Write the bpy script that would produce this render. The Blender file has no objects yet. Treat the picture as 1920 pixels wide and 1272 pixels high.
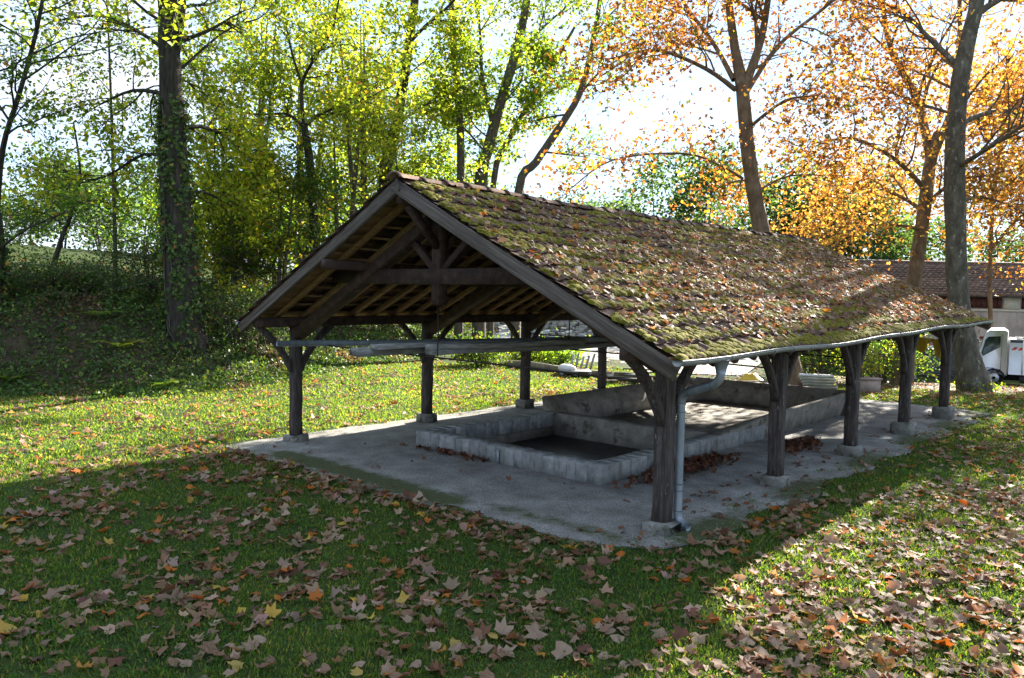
import bpy, math, random
import numpy as np
from mathutils import Vector, Matrix

# ------------------------------------------------------------------ camera, sky, sun, exposure
FPX, CX, CY = 1477.2, 960.0, 636.0                 # focal length and centre in photograph pixels (1920 wide)
CAM = np.array([10.7673, -6.9564, 2.4])
YAW, PITCH, ROLL = -0.7292, 0.0573, 0.0192
_F = np.array([math.sin(YAW)*math.cos(PITCH), math.cos(YAW)*math.cos(PITCH), -math.sin(PITCH)])
_r = np.array([math.cos(YAW), -math.sin(YAW), 0.0]); _u = np.cross(_r, _F)
_R = math.cos(ROLL)*_r + math.sin(ROLL)*_u
_U = -math.sin(ROLL)*_r + math.cos(ROLL)*_u
FH = np.array([math.sin(YAW), math.cos(YAW)])       # horizontal forward
RH = np.array([math.cos(YAW), -math.sin(YAW)])

sc = bpy.context.scene
COL = sc.collection
cd = bpy.data.cameras.new('camera'); cam = bpy.data.objects.new('camera', cd); COL.objects.link(cam)
cam.matrix_world = Matrix(((_R[0], _U[0], -_F[0], CAM[0]), (_R[1], _U[1], -_F[1], CAM[1]), (_R[2], _U[2], -_F[2], CAM[2]), (0, 0, 0, 1)))
cd.sensor_width = 36.0; cd.lens = 36.0*FPX/1920.0; cd.clip_start = 0.05; cd.clip_end = 3000.0
sc.camera = cam

SUN_DIR = Vector((-0.27, 2.0, 1.0)).normalized()    # towards the sun
EL = math.asin(SUN_DIR.z); AZ = math.atan2(SUN_DIR.x, SUN_DIR.y)
world = bpy.data.worlds.new('World'); sc.world = world; world.use_nodes = True
wn = world.node_tree.nodes; wl = world.node_tree.links; wn.clear()
wo = wn.new('ShaderNodeOutputWorld'); wb = wn.new('ShaderNodeBackground'); wb.inputs['Strength'].default_value = 0.15
sky = wn.new('ShaderNodeTexSky'); sky.sky_type = 'NISHITA'; sky.sun_disc = False
sky.sun_elevation = EL; sky.sun_rotation = AZ; sky.air_density = 1.0; sky.dust_density = 0.0; sky.ozone_density = 1.2
wtc = wn.new('ShaderNodeTexCoord'); wmap = wn.new('ShaderNodeMapping'); wmap.inputs['Scale'].default_value = (1.0, 1.0, 2.6)
wnz = wn.new('ShaderNodeTexNoise'); wnz.inputs['Scale'].default_value = 2.3; wnz.inputs['Detail'].default_value = 7.0; wnz.inputs['Roughness'].default_value = 0.56
wrp = wn.new('ShaderNodeValToRGB'); wrp.color_ramp.elements[0].position = 0.46; wrp.color_ramp.elements[1].position = 0.66
wmx = wn.new('ShaderNodeMix'); wmx.data_type = 'RGBA'
wmx.inputs[7].default_value = (1.42, 1.5, 1.64, 1.0)
wvl = wn.new('ShaderNodeMix'); wvl.data_type = 'RGBA'; wvl.inputs[0].default_value = 0.9; wvl.inputs[7].default_value = (.80, 1.10, 1.55, 1.0)   # thin high veil
wl.new(wtc.outputs['Generated'], wmap.inputs['Vector']); wl.new(wmap.outputs['Vector'], wnz.inputs['Vector'])
wl.new(wnz.outputs['Fac'], wrp.inputs['Fac']); wl.new(wrp.outputs['Color'], wmx.inputs[0])
wl.new(sky.outputs['Color'], wvl.inputs[6]); wl.new(wvl.outputs[2], wmx.inputs[6]); wl.new(wmx.outputs[2], wb.inputs['Color']); wl.new(wb.outputs['Background'], wo.inputs['Surface'])

sd = bpy.data.lights.new('sun', 'SUN'); sun = bpy.data.objects.new('sun', sd); COL.objects.link(sun)
sd.energy = 5.0; sd.angle = math.radians(0.5); sd.color = (1.0, 0.94, 0.83)
sun.rotation_euler = SUN_DIR.to_track_quat('Z', 'Y').to_euler(); sun.location = (0, 30, 30)

sc.view_settings.view_transform = 'Standard'; sc.view_settings.look = 'None'
sc.view_settings.exposure = 2.6; sc.view_settings.gamma = 1.0; sc.view_settings.use_curve_mapping = False
sc.render.engine = 'CYCLES'
sc.cycles.use_denoising = True
sc.cycles.max_bounces = 6; sc.cycles.diffuse_bounces = 3; sc.cycles.glossy_bounces = 2
sc.cycles.transmission_bounces = 4; sc.cycles.transparent_max_bounces = 4
sc.cycles.sample_clamp_indirect = 6.0

# ------------------------------------------------------------------ pixels to places
def ray(x, y): return _F + _R*(x-CX)/FPX - _U*(y-CY)/FPX
def at_z(x, y, z=0.0): d = ray(x, y); return CAM + d*(z-CAM[2])/d[2]
def at_x(x, y, X): d = ray(x, y); return CAM + d*(X-CAM[0])/d[0]
def at_y(x, y, Y): d = ray(x, y); return CAM + d*(Y-CAM[1])/d[1]
def at_d(x, y, D): return CAM + ray(x, y)*D            # D metres along the view axis

rng = np.random.default_rng(11)
random.seed(5)

def smooth(t): t = np.clip(t, 0, 1); return t*t*(3-2*t)
def lump(x, y, s=1.0): 
    return (np.sin(x*1.7*s+1.3*np.sin(y*1.1*s))*np.cos(y*1.9*s+.7*np.sin(x*1.3*s+2)) + .5*np.sin(x*4.1*s+y*2.3*s+1)*np.cos(y*3.7*s-x*1.2*s))/1.5

def bank_d(x, y):
    xf = np.interp(y, [-30, -1.66, .7, 3.7, 7.5, 12, 17, 60], [-10.5, -8.9, -6.7, -7.2, -9.2, -10.9, -12.7, -26])
    return xf - x
def terrain(x, y):
    x = np.asarray(x, float); y = np.asarray(y, float)
    d = bank_d(x, y)
    amp = 1.9*(1-.35*smooth((y-12)/12))
    far = 3.8*(1-np.exp(-np.maximum(0, d-3.2)*.17/3.8))
    h = amp*smooth((d+.3)/4.4) + far
    h = h + smooth(d/2.5)*.16*lump(x, y, .9)
    dep = (x-CAM[0])*FH[0] + (y-CAM[1])*FH[1]
    h = h - np.minimum(1.5, .07*np.maximum(0, dep-19.5))*smooth((x+6)/8)
    flat = smooth((np.maximum(np.maximum(-.8-x, x-7.9), np.maximum(-1.4-y, y-13.2)))/1.5)
    h = h + flat*.025*lump(x, y, .8)
    h = np.where((x > 1.78) & (x < 4.95) & (y > 1.28) & (y < 9.75), -.5, h)      # the pit of the basin
    return h
def tz(x, y): return float(terrain(x, y))

# ------------------------------------------------------------------ materials
def new_mat(name):
    m = bpy.data.materials.new(name); m.use_nodes = True
    return m, m.node_tree.nodes, m.node_tree.links
def ramp(n, stops):
    r = n.new('ShaderNodeValToRGB'); e = r.color_ramp.elements
    while len(e) < len(stops): e.new(.5)
    for k, (p, c) in enumerate(stops): e[k].position = p; e[k].color = (*c, 1)
    return r
def noise(n, l, scale, detail=5, rough=.6, vec=None, stretch=None, obj=False, rot=0.0):
    tc = n.new('ShaderNodeTexCoord'); mp = n.new('ShaderNodeMapping')
    if stretch: mp.inputs['Scale'].default_value = stretch
    nz = n.new('ShaderNodeTexNoise'); nz.inputs['Scale'].default_value = scale; nz.inputs['Detail'].default_value = detail; nz.inputs['Roughness'].default_value = rough
    src = tc.outputs['Object']
    if rot: m0 = n.new('ShaderNodeMapping'); m0.inputs['Rotation'].default_value = (0, rot, 0); l.new(src, m0.inputs['Vector']); src = m0.outputs['Vector']
    l.new(src, mp.inputs['Vector']); l.new(mp.outputs['Vector'], nz.inputs['Vector'])
    return nz
def surf(name, stops, scale=6, rough=.85, stretch=None, bump=.3, bscale=60, detail=6, spot=None, objvar=0.0, metal=0.0, spec=.3, rot=0.0):
    m, n, l = new_mat(name); b = n['Principled BSDF']
    nz = noise(n, l, scale, detail, .65, stretch=stretch, rot=rot); rp = ramp(n, stops); l.new(nz.outputs['Fac'], rp.inputs['Fac'])
    out = rp.outputs['Color']
    if spot:                                           # a second blotch layer: (scale, threshold, colour, stretch)
        n2 = noise(n, l, spot[0], 6, .7, stretch=spot[3] if len(spot) > 3 else None, rot=rot)
        r2 = ramp(n, [(spot[1], (0, 0, 0)), (spot[1]+.07, (1, 1, 1))]); l.new(n2.outputs['Fac'], r2.inputs['Fac'])
        mx = n.new('ShaderNodeMix'); mx.data_type = 'RGBA'; l.new(r2.outputs['Color'], mx.inputs[0]); l.new(out, mx.inputs[6]); mx.inputs[7].default_value = (*spot[2], 1); out = mx.outputs[2]
    if objvar:
        oi = n.new('ShaderNodeObjectInfo'); hs = n.new('ShaderNodeHueSaturation'); mr = n.new('ShaderNodeMapRange')
        mr.inputs['To Min'].default_value = 1-objvar; mr.inputs['To Max'].default_value = 1+objvar
        l.new(oi.outputs['Random'], mr.inputs['Value']); l.new(mr.outputs['Result'], hs.inputs['Value']); l.new(out, hs.inputs['Color']); out = hs.outputs['Color']
    l.new(out, b.inputs['Base Color']); b.inputs['Roughness'].default_value = rough; b.inputs['Metallic'].default_value = metal
    b.inputs['Specular IOR Level'].default_value = spec
    if bump:
        n3 = noise(n, l, bscale, 4, .6, stretch=stretch, rot=rot); bp = n.new('ShaderNodeBump'); bp.inputs['Strength'].default_value = bump; bp.inputs['Distance'].default_value = .02
        l.new(n3.outputs['Fac'], bp.inputs['Height']); l.new(bp.outputs['Normal'], b.inputs['Normal'])
    return m
def leaf_mat(name, trans=.5, tint=(1.5, 1.35, .7), rough=.55, objvar=None, gloss=.25):
    """thin leaf: reflects its colour attribute and lets part of the light through"""
    m, n, l = new_mat(name); n.remove(n['Principled BSDF'])
    if objvar:
        oi = n.new('ShaderNodeObjectInfo'); at = ramp(n, objvar); l.new(oi.outputs['Random'], at.inputs['Fac'])
        nz = noise(n, l, 14, 3); hs = n.new('ShaderNodeHueSaturation'); mr = n.new('ShaderNodeMapRange')
        mr.inputs['To Min'].default_value = .55; mr.inputs['To Max'].default_value = 1.4; l.new(nz.outputs['Fac'], mr.inputs['Value'])
        l.new(mr.outputs['Result'], hs.inputs['Value']); l.new(at.outputs['Color'], hs.inputs['Color']); c = hs.outputs['Color']
    else:
        at = n.new('ShaderNodeAttribute'); at.attribute_name = 'col'; c = at.outputs['Color']
    d = n.new('ShaderNodeBsdfPrincipled'); d.inputs['Roughness'].default_value = rough; d.inputs['Specular IOR Level'].default_value = gloss
    t = n.new('ShaderNodeBsdfTranslucent'); mul = n.new('ShaderNodeMix'); mul.data_type = 'RGBA'; mul.blend_type = 'MULTIPLY'; mul.inputs[0].default_value = 1
    mul.inputs[7].default_value = (*tint, 1); l.new(c, mul.inputs[6]); l.new(c, d.inputs['Base Color']); l.new(mul.outputs[2], t.inputs['Color'])
    mx = n.new('ShaderNodeMixShader'); mx.inputs[0].default_value = trans
    l.new(d.outputs[0], mx.inputs[1]); l.new(t.outputs[0], mx.inputs[2]); l.new(mx.outputs[0], n['Material Output'].inputs['Surface'])
    return m

M = {}
M['post'] = surf('dark_weathered_oak', [(.3, (.022, .017, .016)), (.5, (.055, .042, .037)), (.7, (.12, .10, .09))], 5, .8, (6, 6, .6), .6, 30, spot=(7, .60, (.17, .165, .16), (3, 3, .9)))
M['beam'] = surf('dark_stained_beam', [(.3, (.024, .014, .011)), (.55, (.055, .032, .024)), (.75, (.11, .07, .05))], 4, .8, (2, 2, 2), .4, 40, spot=(9, .70, (.20, .19, .18)), objvar=.25)
for _k, _a in (('grey_wood_r', -.465), ('grey_wood_l', .465)): M[_k] = surf('grey_weathered_board', [(.3, (.042, .032, .025)), (.5, (.085, .067, .053)), (.7, (.15, .125, .105))], 3, .85, (.5, 9, 14), .6, 12, spot=(4, .64, (.25, .25, .245), (.7, 3, 4)), rot=_a)
M['warm_wood'] = surf('old_pine_board', [(.3, (.15, .085, .038)), (.55, (.27, .165, .075)), (.75, (.38, .25, .13))], 5, .8, (8, .8, 4), .3, 40, objvar=.3)
M['tile'] = surf('weathered_clay_tile', [(.3, (.06, .042, .034)), (.5, (.125, .075, .055)), (.68, (.19, .115, .085)), (.8, (.25, .21, .18))], 7, .9, None, .5, 60, spot=(9, .56, (.10, .10, .065)), objvar=.35, spec=.1)
M['moss'] = surf('cushion_moss', [(.3, (.045, .042, .006)), (.5, (.12, .108, .013)), (.7, (.25, .205, .03))], 22, .95, None, .9, 90, spec=.08)
M['concrete'] = surf('old_concrete', [(.3, (.13, .112, .09)), (.5, (.22, .198, .165)), (.7, (.31, .285, .245))], 4, .9, None, .4, 70, spot=(3, .57, (.10, .083, .06)))
M['silt'] = surf('damp_silt', [(.3, (.07, .068, .065)), (.5, (.12, .116, .11)), (.7, (.18, .172, .16))], 3, .55, None, .3, 50)
M['block'] = surf('pale_cast_block', [(.3, (.17, .17, .165)), (.5, (.25, .25, .245)), (.7, (.34, .335, .325))], 8, .9, None, .4, 60, spot=(5, .57, (.17, .155, .13), (2, 2, .7)), objvar=.18)
M['plinth'] = surf('pale_plinth_stone', [(.3, (.13, .12, .105)), (.55, (.21, .20, .18)), (.75, (.30, .29, .27))], 9, .9, None, .8, 30, spot=(6, .54, (.085, .085, .05)))
M['zinc'] = surf('dull_zinc', [(.3, (.15, .18, .21)), (.55, (.23, .265, .295)), (.75, (.33, .36, .38))], 3, .5, (3, 3, .7), .12, 30, metal=.35, spec=.5, spot=(9, .68, (.40, .41, .40), (4, 4, .5)))
M['zinc_gutter'] = surf('dusty_zinc_gutter', [(.3, (.15, .155, .15)), (.55, (.24, .245, .235)), (.75, (.33, .33, .31))], 3, .55, (3, .7, 3), .12, 30, metal=.3, spec=.5, spot=(6, .64, (.20, .19, .14), (4, .6, 4)))
M['iron'] = surf('rusty_iron', [(.35, (.02, .017, .016)), (.65, (.07, .045, .032))], 20, .7, None, .3, 60, metal=.4)
M['gravel'] = surf('pale_gravel', [(.3, (.17, .165, .155)), (.5, (.28, .275, .26)), (.7, (.42, .41, .39))], 55, .95, None, 1.0, 70)
M['bark'] = surf('plane_bark', [(.3, (.04, .032, .022)), (.48, (.075, .062, .043)), (.62, (.115, .10, .072))], 5, .9, (1, 1, .5), .6, 18, spot=(5, .575, (.24, .22, .165), (1.6, 1.6, .8)))
M['bark_orange'] = surf('plane_bark_warm', [(.3, (.07, .042, .024)), (.48, (.13, .085, .05)), (.62, (.19, .13, .08))], 5, .9, (1, 1, .5), .6, 18, spot=(4.5, .62, (.32, .27, .2), (1.4, 1.4, .7)))
M['bark_dark'] = surf('rough_dark_bark', [(.3, (.014, .011, .008)), (.5, (.034, .028, .020)), (.7, (.07, .06, .042))], 5, .95, (3, 3, .45), 1.0, 14, spot=(3, .62, (.055, .06, .02)))
M['bark_grey'] = surf('grey_brown_bark', [(.3, (.045, .036, .028)), (.5, (.085, .070, .054)), (.7, (.15, .13, .10))], 6, .95, (3, 3, .5), .8, 20)
M['yellow'] = surf('yellow_plastic_sheet', [(.3, (.40, .25, .02)), (.6, (.60, .40, .03))], 6, .5, None, .4, 12)
M['white_paint'] = surf('white_vehicle_paint', [(.4, (.72, .73, .75)), (.6, (.80, .80, .81))], 2, .3, None, 0, spec=.5)
M['white_plastic'] = surf('off_white_pipe', [(.3, (.42, .41, .38)), (.6, (.62, .61, .58))], 6, .6, None, .1, 30)
M['rubber'] = surf('tyre_rubber', [(.3, (.012, .012, .013)), (.7, (.03, .03, .032))], 12, .8, None, .2, 50)
M['dark_metal'] = surf('dark_grey_metal', [(.3, (.045, .05, .058)), (.7, (.085, .092, .10))], 6, .5, None, .1, 30, metal=.2)
M['galv'] = surf('galvanised_tube', [(.3, (.30, .33, .36)), (.7, (.46, .49, .52))], 8, .45, None, .1, 30, metal=.5)
M['silver'] = surf('silver_wheel', [(.3, (.35, .35, .36)), (.7, (.5, .5, .52))], 8, .4, None, 0, metal=.6)
M['red'] = surf('red_film', [(.3, (.50, .05, .03)), (.7, (.62, .08, .05))], 5, .5, None, 0)
M['blue'] = surf('blue_print', [(.3, (.06, .12, .35)), (.7, (.09, .17, .45))], 5, .5, None, 0)
M['plaster'] = surf('grey_stained_plaster', [(.3, (.22, .19, .165)), (.5, (.34, .30, .265)), (.7, (.45, .41, .37))], 1.2, .95, (1, 1, .5), .4, 20, spot=(1.6, .6, (.18, .155, .14), (1, 1, .35)))
M['plaster_light'] = surf('pale_render', [(.3, (.42, .38, .33)), (.7, (.56, .52, .46))], 2, .95, None, .2, 30)
M['shutter'] = surf('oxblood_shutter', [(.3, (.045, .012, .012)), (.7, (.085, .025, .022))], 6, .7, None, .2, 30)
M['brick'] = surf('brick_red_lintel', [(.3, (.15, .05, .035)), (.7, (.26, .10, .07))], 8, .9, None, .3, 40)
M['far_tile'] = surf('old_brown_roof_tile', [(.3, (.05, .034, .026)), (.5, (.09, .058, .042)), (.7, (.16, .11, .08))], 3, .9, None, .4, 20, objvar=.25)
M['terracotta'] = surf('pink_concrete_trough', [(.3, (.28, .20, .165)), (.7, (.42, .32, .27))], 5, .9, None, .3, 40)
M['planks'] = surf('silver_grey_plank', [(.3, (.13, .125, .115)), (.5, (.24, .23, .215)), (.72, (.38, .375, .36))], 4, .85, (9, 1, 9), .5, 40, spot=(7, .66, (.13, .15, .07)), objvar=.25)
M['log'] = surf('mossy_old_log', [(.3, (.07, .055, .035)), (.55, (.15, .125, .08)), (.75, (.25, .22, .15))], 4, .95, None, .6, 25, spot=(3, .6, (.09, .10, .03)))
M['sack'] = surf('pale_bag', [(.3, (.5, .49, .46)), (.7, (.66, .65, .62))], 8, .8, None, .3, 20)
mg, gn, gl = new_mat('vehicle_glass'); gb = gn['Principled BSDF']; gb.inputs['Base Color'].default_value = (.03, .045, .04, 1); gb.inputs['Roughness'].default_value = .08; M['glass'] = mg

LITTER = [(.0, (.20, .125, .085)), (.25, (.27, .18, .13)), (.45, (.33, .235, .18)), (.62, (.22, .115, .07)), (.78, (.17, .075, .045)), (.9, (.36, .24, .10)), (1, (.34, .12, .03))]
M['litter'] = leaf_mat('dry_leaf_litter', .34, (1.5, 1.0, .55), .65, gloss=.17)
LEAF_KINDS = [('pale tan', 5, [(0, (.26, .175, .12)), (.5, (.30, .205, .14)), (1, (.34, .24, .17))]), ('mid brown', 5, [(0, (.19, .112, .07)), (.5, (.24, .145, .092)), (1, (.21, .115, .066))]), ('dark russet', 2.2, [(0, (.13, .06, .04)), (.5, (.19, .085, .055)), (1, (.16, .08, .05))]), ('orange', .5, [(0, (.34, .13, .03)), (1, (.40, .19, .04))]), ('ochre yellow', .35, [(0, (.36, .25, .07)), (1, (.40, .31, .10))])]
for _n, _w, _r in LEAF_KINDS: M['leaf '+_n] = leaf_mat(_n.replace(' ', '_')+'_plane_leaf', .3, (1.5, 1.0, .55), .68, objvar=_r, gloss=.12)
M['green_leaf'] = leaf_mat('green_leaf', .64, (1.75, 1.75, .55), .45)
M['orange_leaf'] = leaf_mat('orange_plane_leaf', .55, (1.6, 1.3, .6), .5)
M['blade'] = leaf_mat('grass_blade', .53, (2.6, 2.05, .75), .6, gloss=.15)
M['dull_leaf'] = leaf_mat('undergrowth_leaf', .35, (1.4, 1.4, .6), .5)

# ground: grass, bare soil and a thin brown thatch
def ground_material():
    m, n, l = new_mat('lawn_soil'); b = n['Principled BSDF']
    n1 = noise(n, l, 1.1, 7, .65); r1 = ramp(n, [(.35, (.030, .048, .012)), (.5, (.045, .068, .016)), (.66, (.07, .082, .024)), (.78, (.10, .085, .045))])
    n2 = noise(n, l, 26, 5, .7); r2 = ramp(n, [(.35, (.55, .55, .55)), (.65, (1.25, 1.25, 1.25))])
    l.new(n1.outputs['Fac'], r1.inputs['Fac']); l.new(n2.outputs['Fac'], r2.inputs['Fac'])
    mx = n.new('ShaderNodeMix'); mx.data_type = 'RGBA'; mx.blend_type = 'MULTIPLY'; mx.inputs[0].default_value = 1
    l.new(r1.outputs['Color'], mx.inputs[6]); l.new(r2.outputs['Color'], mx.inputs[7])
    at = n.new('ShaderNodeAttribute'); at.attribute_name = 'soil'                  # bank soil under the wood
    n3 = noise(n, l, 5, 6, .7); r3 = ramp(n, [(.35, (.035, .028, .018)), (.6, (.08, .058, .036)), (.75, (.05, .062, .02))]); l.new(n3.outputs['Fac'], r3.inputs['Fac'])
    m2 = n.new('ShaderNodeMix'); m2.data_type = 'RGBA'; l.new(at.outputs['Fac'], m2.inputs[0]); l.new(mx.outputs[2], m2.inputs[6]); l.new(r3.outputs['Color'], m2.inputs[7])
    l.new(m2.outputs[2], b.inputs['Base Color']); b.inputs['Roughness'].default_value = .95; b.inputs['Specular IOR Level'].default_value = .1
    n4 = noise(n, l, 40, 4, .7); bp = n.new('ShaderNodeBump'); bp.inputs['Strength'].default_value = .9; bp.inputs['Distance'].default_value = .04
    l.new(n4.outputs['Fac'], bp.inputs['Height']); l.new(bp.outputs['Normal'], b.inputs['Normal'])
    return m
M['ground'] = ground_material()
def apron_material():
    m, n, l = new_mat('gravelly_screed'); b = n['Principled BSDF']
    n1 = noise(n, l, 2.2, 6, .6); r1 = ramp(n, [(.3, (.11, .10, .085)), (.5, (.19, .178, .158)), (.7, (.27, .258, .235))]); l.new(n1.outputs['Fac'], r1.inputs['Fac'])
    n2 = noise(n, l, 60, 3, .75); r2 = ramp(n, [(.36, (.35, .35, .35)), (.5, (1, 1, 1)), (.62, (1.75, 1.75, 1.75))]); l.new(n2.outputs['Fac'], r2.inputs['Fac'])
    mx = n.new('ShaderNodeMix'); mx.data_type = 'RGBA'; mx.blend_type = 'MULTIPLY'; mx.inputs[0].default_value = 1
    l.new(r1.outputs['Color'], mx.inputs[6]); l.new(r2.outputs['Color'], mx.inputs[7])
    at = n.new('ShaderNodeAttribute'); at.attribute_name = 'moss'; n3 = noise(n, l, 5.5, 9, .78)
    ad = n.new('ShaderNodeMath'); ad.operation = 'ADD'; l.new(at.outputs['Fac'], ad.inputs[0]); l.new(n3.outputs['Fac'], ad.inputs[1])
    r3 = ramp(n, [(.98, (0, 0, 0)), (1.0, (0, 0, 0))]); r3.color_ramp.elements[0].position = .93; r3.color_ramp.elements[1].color = (1, 1, 1, 1)
    sb = n.new('ShaderNodeMath'); sb.operation = 'MULTIPLY'; sb.inputs[1].default_value = .8; l.new(ad.outputs[0], sb.inputs[0]); l.new(sb.outputs[0], r3.inputs['Fac'])
    r3.color_ramp.elements[0].position = .60; r3.color_ramp.elements[1].position = .80
    n5 = noise(n, l, 30, 5, .7); r5 = ramp(n, [(.35, (.025, .034, .008)), (.6, (.06, .066, .014)), (.75, (.11, .095, .03))]); l.new(n5.outputs['Fac'], r5.inputs['Fac'])
    m2 = n.new('ShaderNodeMix'); m2.data_type = 'RGBA'; l.new(r3.outputs['Color'], m2.inputs[0]); l.new(mx.outputs[2], m2.inputs[6]); l.new(r5.outputs['Color'], m2.inputs[7])
    l.new(m2.outputs[2], b.inputs['Base Color']); b.inputs['Roughness'].default_value = .95
    bp = n.new('ShaderNodeBump'); bp.inputs['Strength'].default_value = .7; bp.inputs['Distance'].default_value = .012
    l.new(n2.outputs['Fac'], bp.inputs['Height']); l.new(bp.outputs['Normal'], b.inputs['Normal'])
    return m
M['apron'] = apron_material()

# ------------------------------------------------------------------ mesh helpers
class MB:
    def __init__(s): s.v = []; s.t = []; s.q = []; s.n = 0; s.c = []
    def add(s, V, T=None, Q=None, col=None):
        V = np.asarray(V, float).reshape(-1, 3)
        if T is not None and len(T): s.t.append(np.asarray(T, int).reshape(-1, 3)+s.n)
        if Q is not None and len(Q): s.q.append(np.asarray(Q, int).reshape(-1, 4)+s.n)
        s.v.append(V); s.n += len(V)
        if col is not None: s.c.append(np.broadcast_to(np.asarray(col, float), (len(V), 3)))
        return s
    def box(s, c, size, rz=0.0, M3=None):
        x, y, z = np.asarray(size, float)/2
        V = np.array([(a*x, b*y, d*z) for d in (-1, 1) for a, b in ((-1, -1), (1, -1), (1, 1), (-1, 1))])
        if rz: cz, sz = math.cos(rz), math.sin(rz); V = V @ np.array([[cz, sz, 0], [-sz, cz, 0], [0, 0, 1]])
        if M3 is not None: V = V @ np.asarray(M3)
        return s.add(V+np.asarray(c), Q=[(0, 3, 2, 1), (4, 5, 6, 7), (0, 1, 5, 4), (1, 2, 6, 5), (2, 3, 7, 6), (3, 0, 4, 7)])
    def bar(s, p0, p1, w, h, up=(0, 0, 1), ch=.12, jit=0.0):
        """timber between two points, chamfered section w across, h along up"""
        return s.path([p0, p1], w, h, up, ch, jit)
    def path(s, pts, w, h, up=(0, 0, 1), ch=.12, jit=0.0):
        pts = [np.asarray(p, float) for p in pts]; k = len(pts); cw = ch*min(w, h)
        sec = [(-w/2+cw, -h/2), (w/2-cw, -h/2), (w/2, -h/2+cw), (w/2, h/2-cw), (w/2-cw, h/2), (-w/2+cw, h/2), (-w/2, h/2-cw), (-w/2, -h/2+cw)]
        V = []
        for i, p in enumerate(pts):
            d = (pts[min(i+1, k-1)]-pts[max(i-1, 0)]); d = d/np.linalg.norm(d)
            sd_ = np.cross(d, up); sd_ = sd_/np.linalg.norm(sd_); u2 = np.cross(sd_, d)
            V += [p+sd_*a+u2*b+(rng.normal(0, jit, 3) if jit else 0) for a, b in sec]
        Q = [(i*8+j, i*8+(j+1) % 8, i*8+8+(j+1) % 8, i*8+8+j) for i in range(k-1) for j in range(8)]
        T = []
        for b0, fl in ((0, 1), ((k-1)*8, 0)):
            for j in range(1, 7): T.append((b0, b0+j+1, b0+j) if fl else (b0, b0+j, b0+j+1))
        return s.add(V, T=T, Q=Q)
    def tube(s, pts, rad, n=8, cap=True, wob=0.0):
        pts = np.asarray(pts, float); k = len(pts); rad = np.broadcast_to(np.asarray(rad, float), (k,))
        d = np.gradient(pts, axis=0); d /= np.linalg.norm(d, axis=1)[:, None]+1e-12
        ref = np.array([0, 0, 1.0]) if abs(d[0][2]) < .9 else np.array([1.0, 0, 0])
        a = np.cross(d, ref); a /= np.linalg.norm(a, axis=1)[:, None]+1e-12; b = np.cross(d, a)
        th = np.arange(n)*2*math.pi/n
        rr = rad[:, None]*(1+(rng.normal(0, wob, (k, n)) if wob else 0))
        V = pts[:, None, :]+rr[:, :, None]*(np.cos(th)[None, :, None]*a[:, None, :]+np.sin(th)[None, :, None]*b[:, None, :])
        i, j = np.meshgrid(np.arange(k-1), np.arange(n), indexing='ij')
        Q = np.stack([i*n+j, i*n+(j+1) % n, (i+1)*n+(j+1) % n, (i+1)*n+j], -1).reshape(-1, 4)
        T = []
        if cap:
            for j in range(1, n-1): T += [(0, j, j+1), ((k-1)*n, (k-1)*n+j+1, (k-1)*n+j)]
        return s.add(V.reshape(-1, 3), T=T, Q=Q)
    def mesh(s, name, mat, smooth_=False):
        V = np.concatenate(s.v) if s.v else np.zeros((0, 3))
        T = np.concatenate(s.t) if s.t else np.zeros((0, 3), int); Q = np.concatenate(s.q) if s.q else np.zeros((0, 4), int)
        me = bpy.data.meshes.new(name); me.vertices.add(len(V)); me.vertices.foreach_set('co', V.astype(np.float32).ravel())
        nl = T.size+Q.size; me.loops.add(nl); me.loops.foreach_set('vertex_index', np.concatenate([T.ravel(), Q.ravel()]).astype(np.int32))
        me.polygons.add(len(T)+len(Q))
        st = np.concatenate([np.arange(len(T))*3, T.size+np.arange(len(Q))*4]).astype(np.int32); me.polygons.foreach_set('loop_start', st)
        if smooth_: me.polygons.foreach_set('use_smooth', np.ones(len(T)+len(Q), bool))
        if s.c:
            a = me.color_attributes.new('col', 'FLOAT_COLOR', 'POINT'); C = np.concatenate(s.c); a.data.foreach_set('color', np.concatenate([C, np.ones((len(C), 1))], 1).astype(np.float32).ravel())
        me.update(calc_edges=True); me.materials.append(mat if not isinstance(mat, str) else M[mat])
        return me
    def obj(s, name, mat, parent=None, smooth_=False, **kw): return put(name, s.mesh(name, mat, smooth_), parent, **kw)
def put(name, me, parent=None, label=None, category=None, group=None, kind=None):
    o = bpy.data.objects.new(name, me); COL.objects.link(o)
    if parent is not None:
        o.parent = parent; o.matrix_parent_inverse = inv(parent)
    for k, v in (('label', label), ('category', category), ('group', group), ('kind', kind)):
        if v: o[k] = v
    return o
_INV = {}
def inv(p):
    if p.name not in _INV: 
        mw = Matrix.Identity(4); q = p
        while q is not None: mw = q.matrix_parent_inverse @ q.matrix_basis @ mw if q.parent is not None else q.matrix_basis @ mw; q = q.parent
        _INV[p.name] = mw.inverted()
    return _INV[p.name]
def thing(name, label, category, loc, group=None):
    o = put(name, None, None, label, category, group); o.location = Vector([float(a) for a in loc]); o.empty_display_size = .2
    return o

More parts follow.
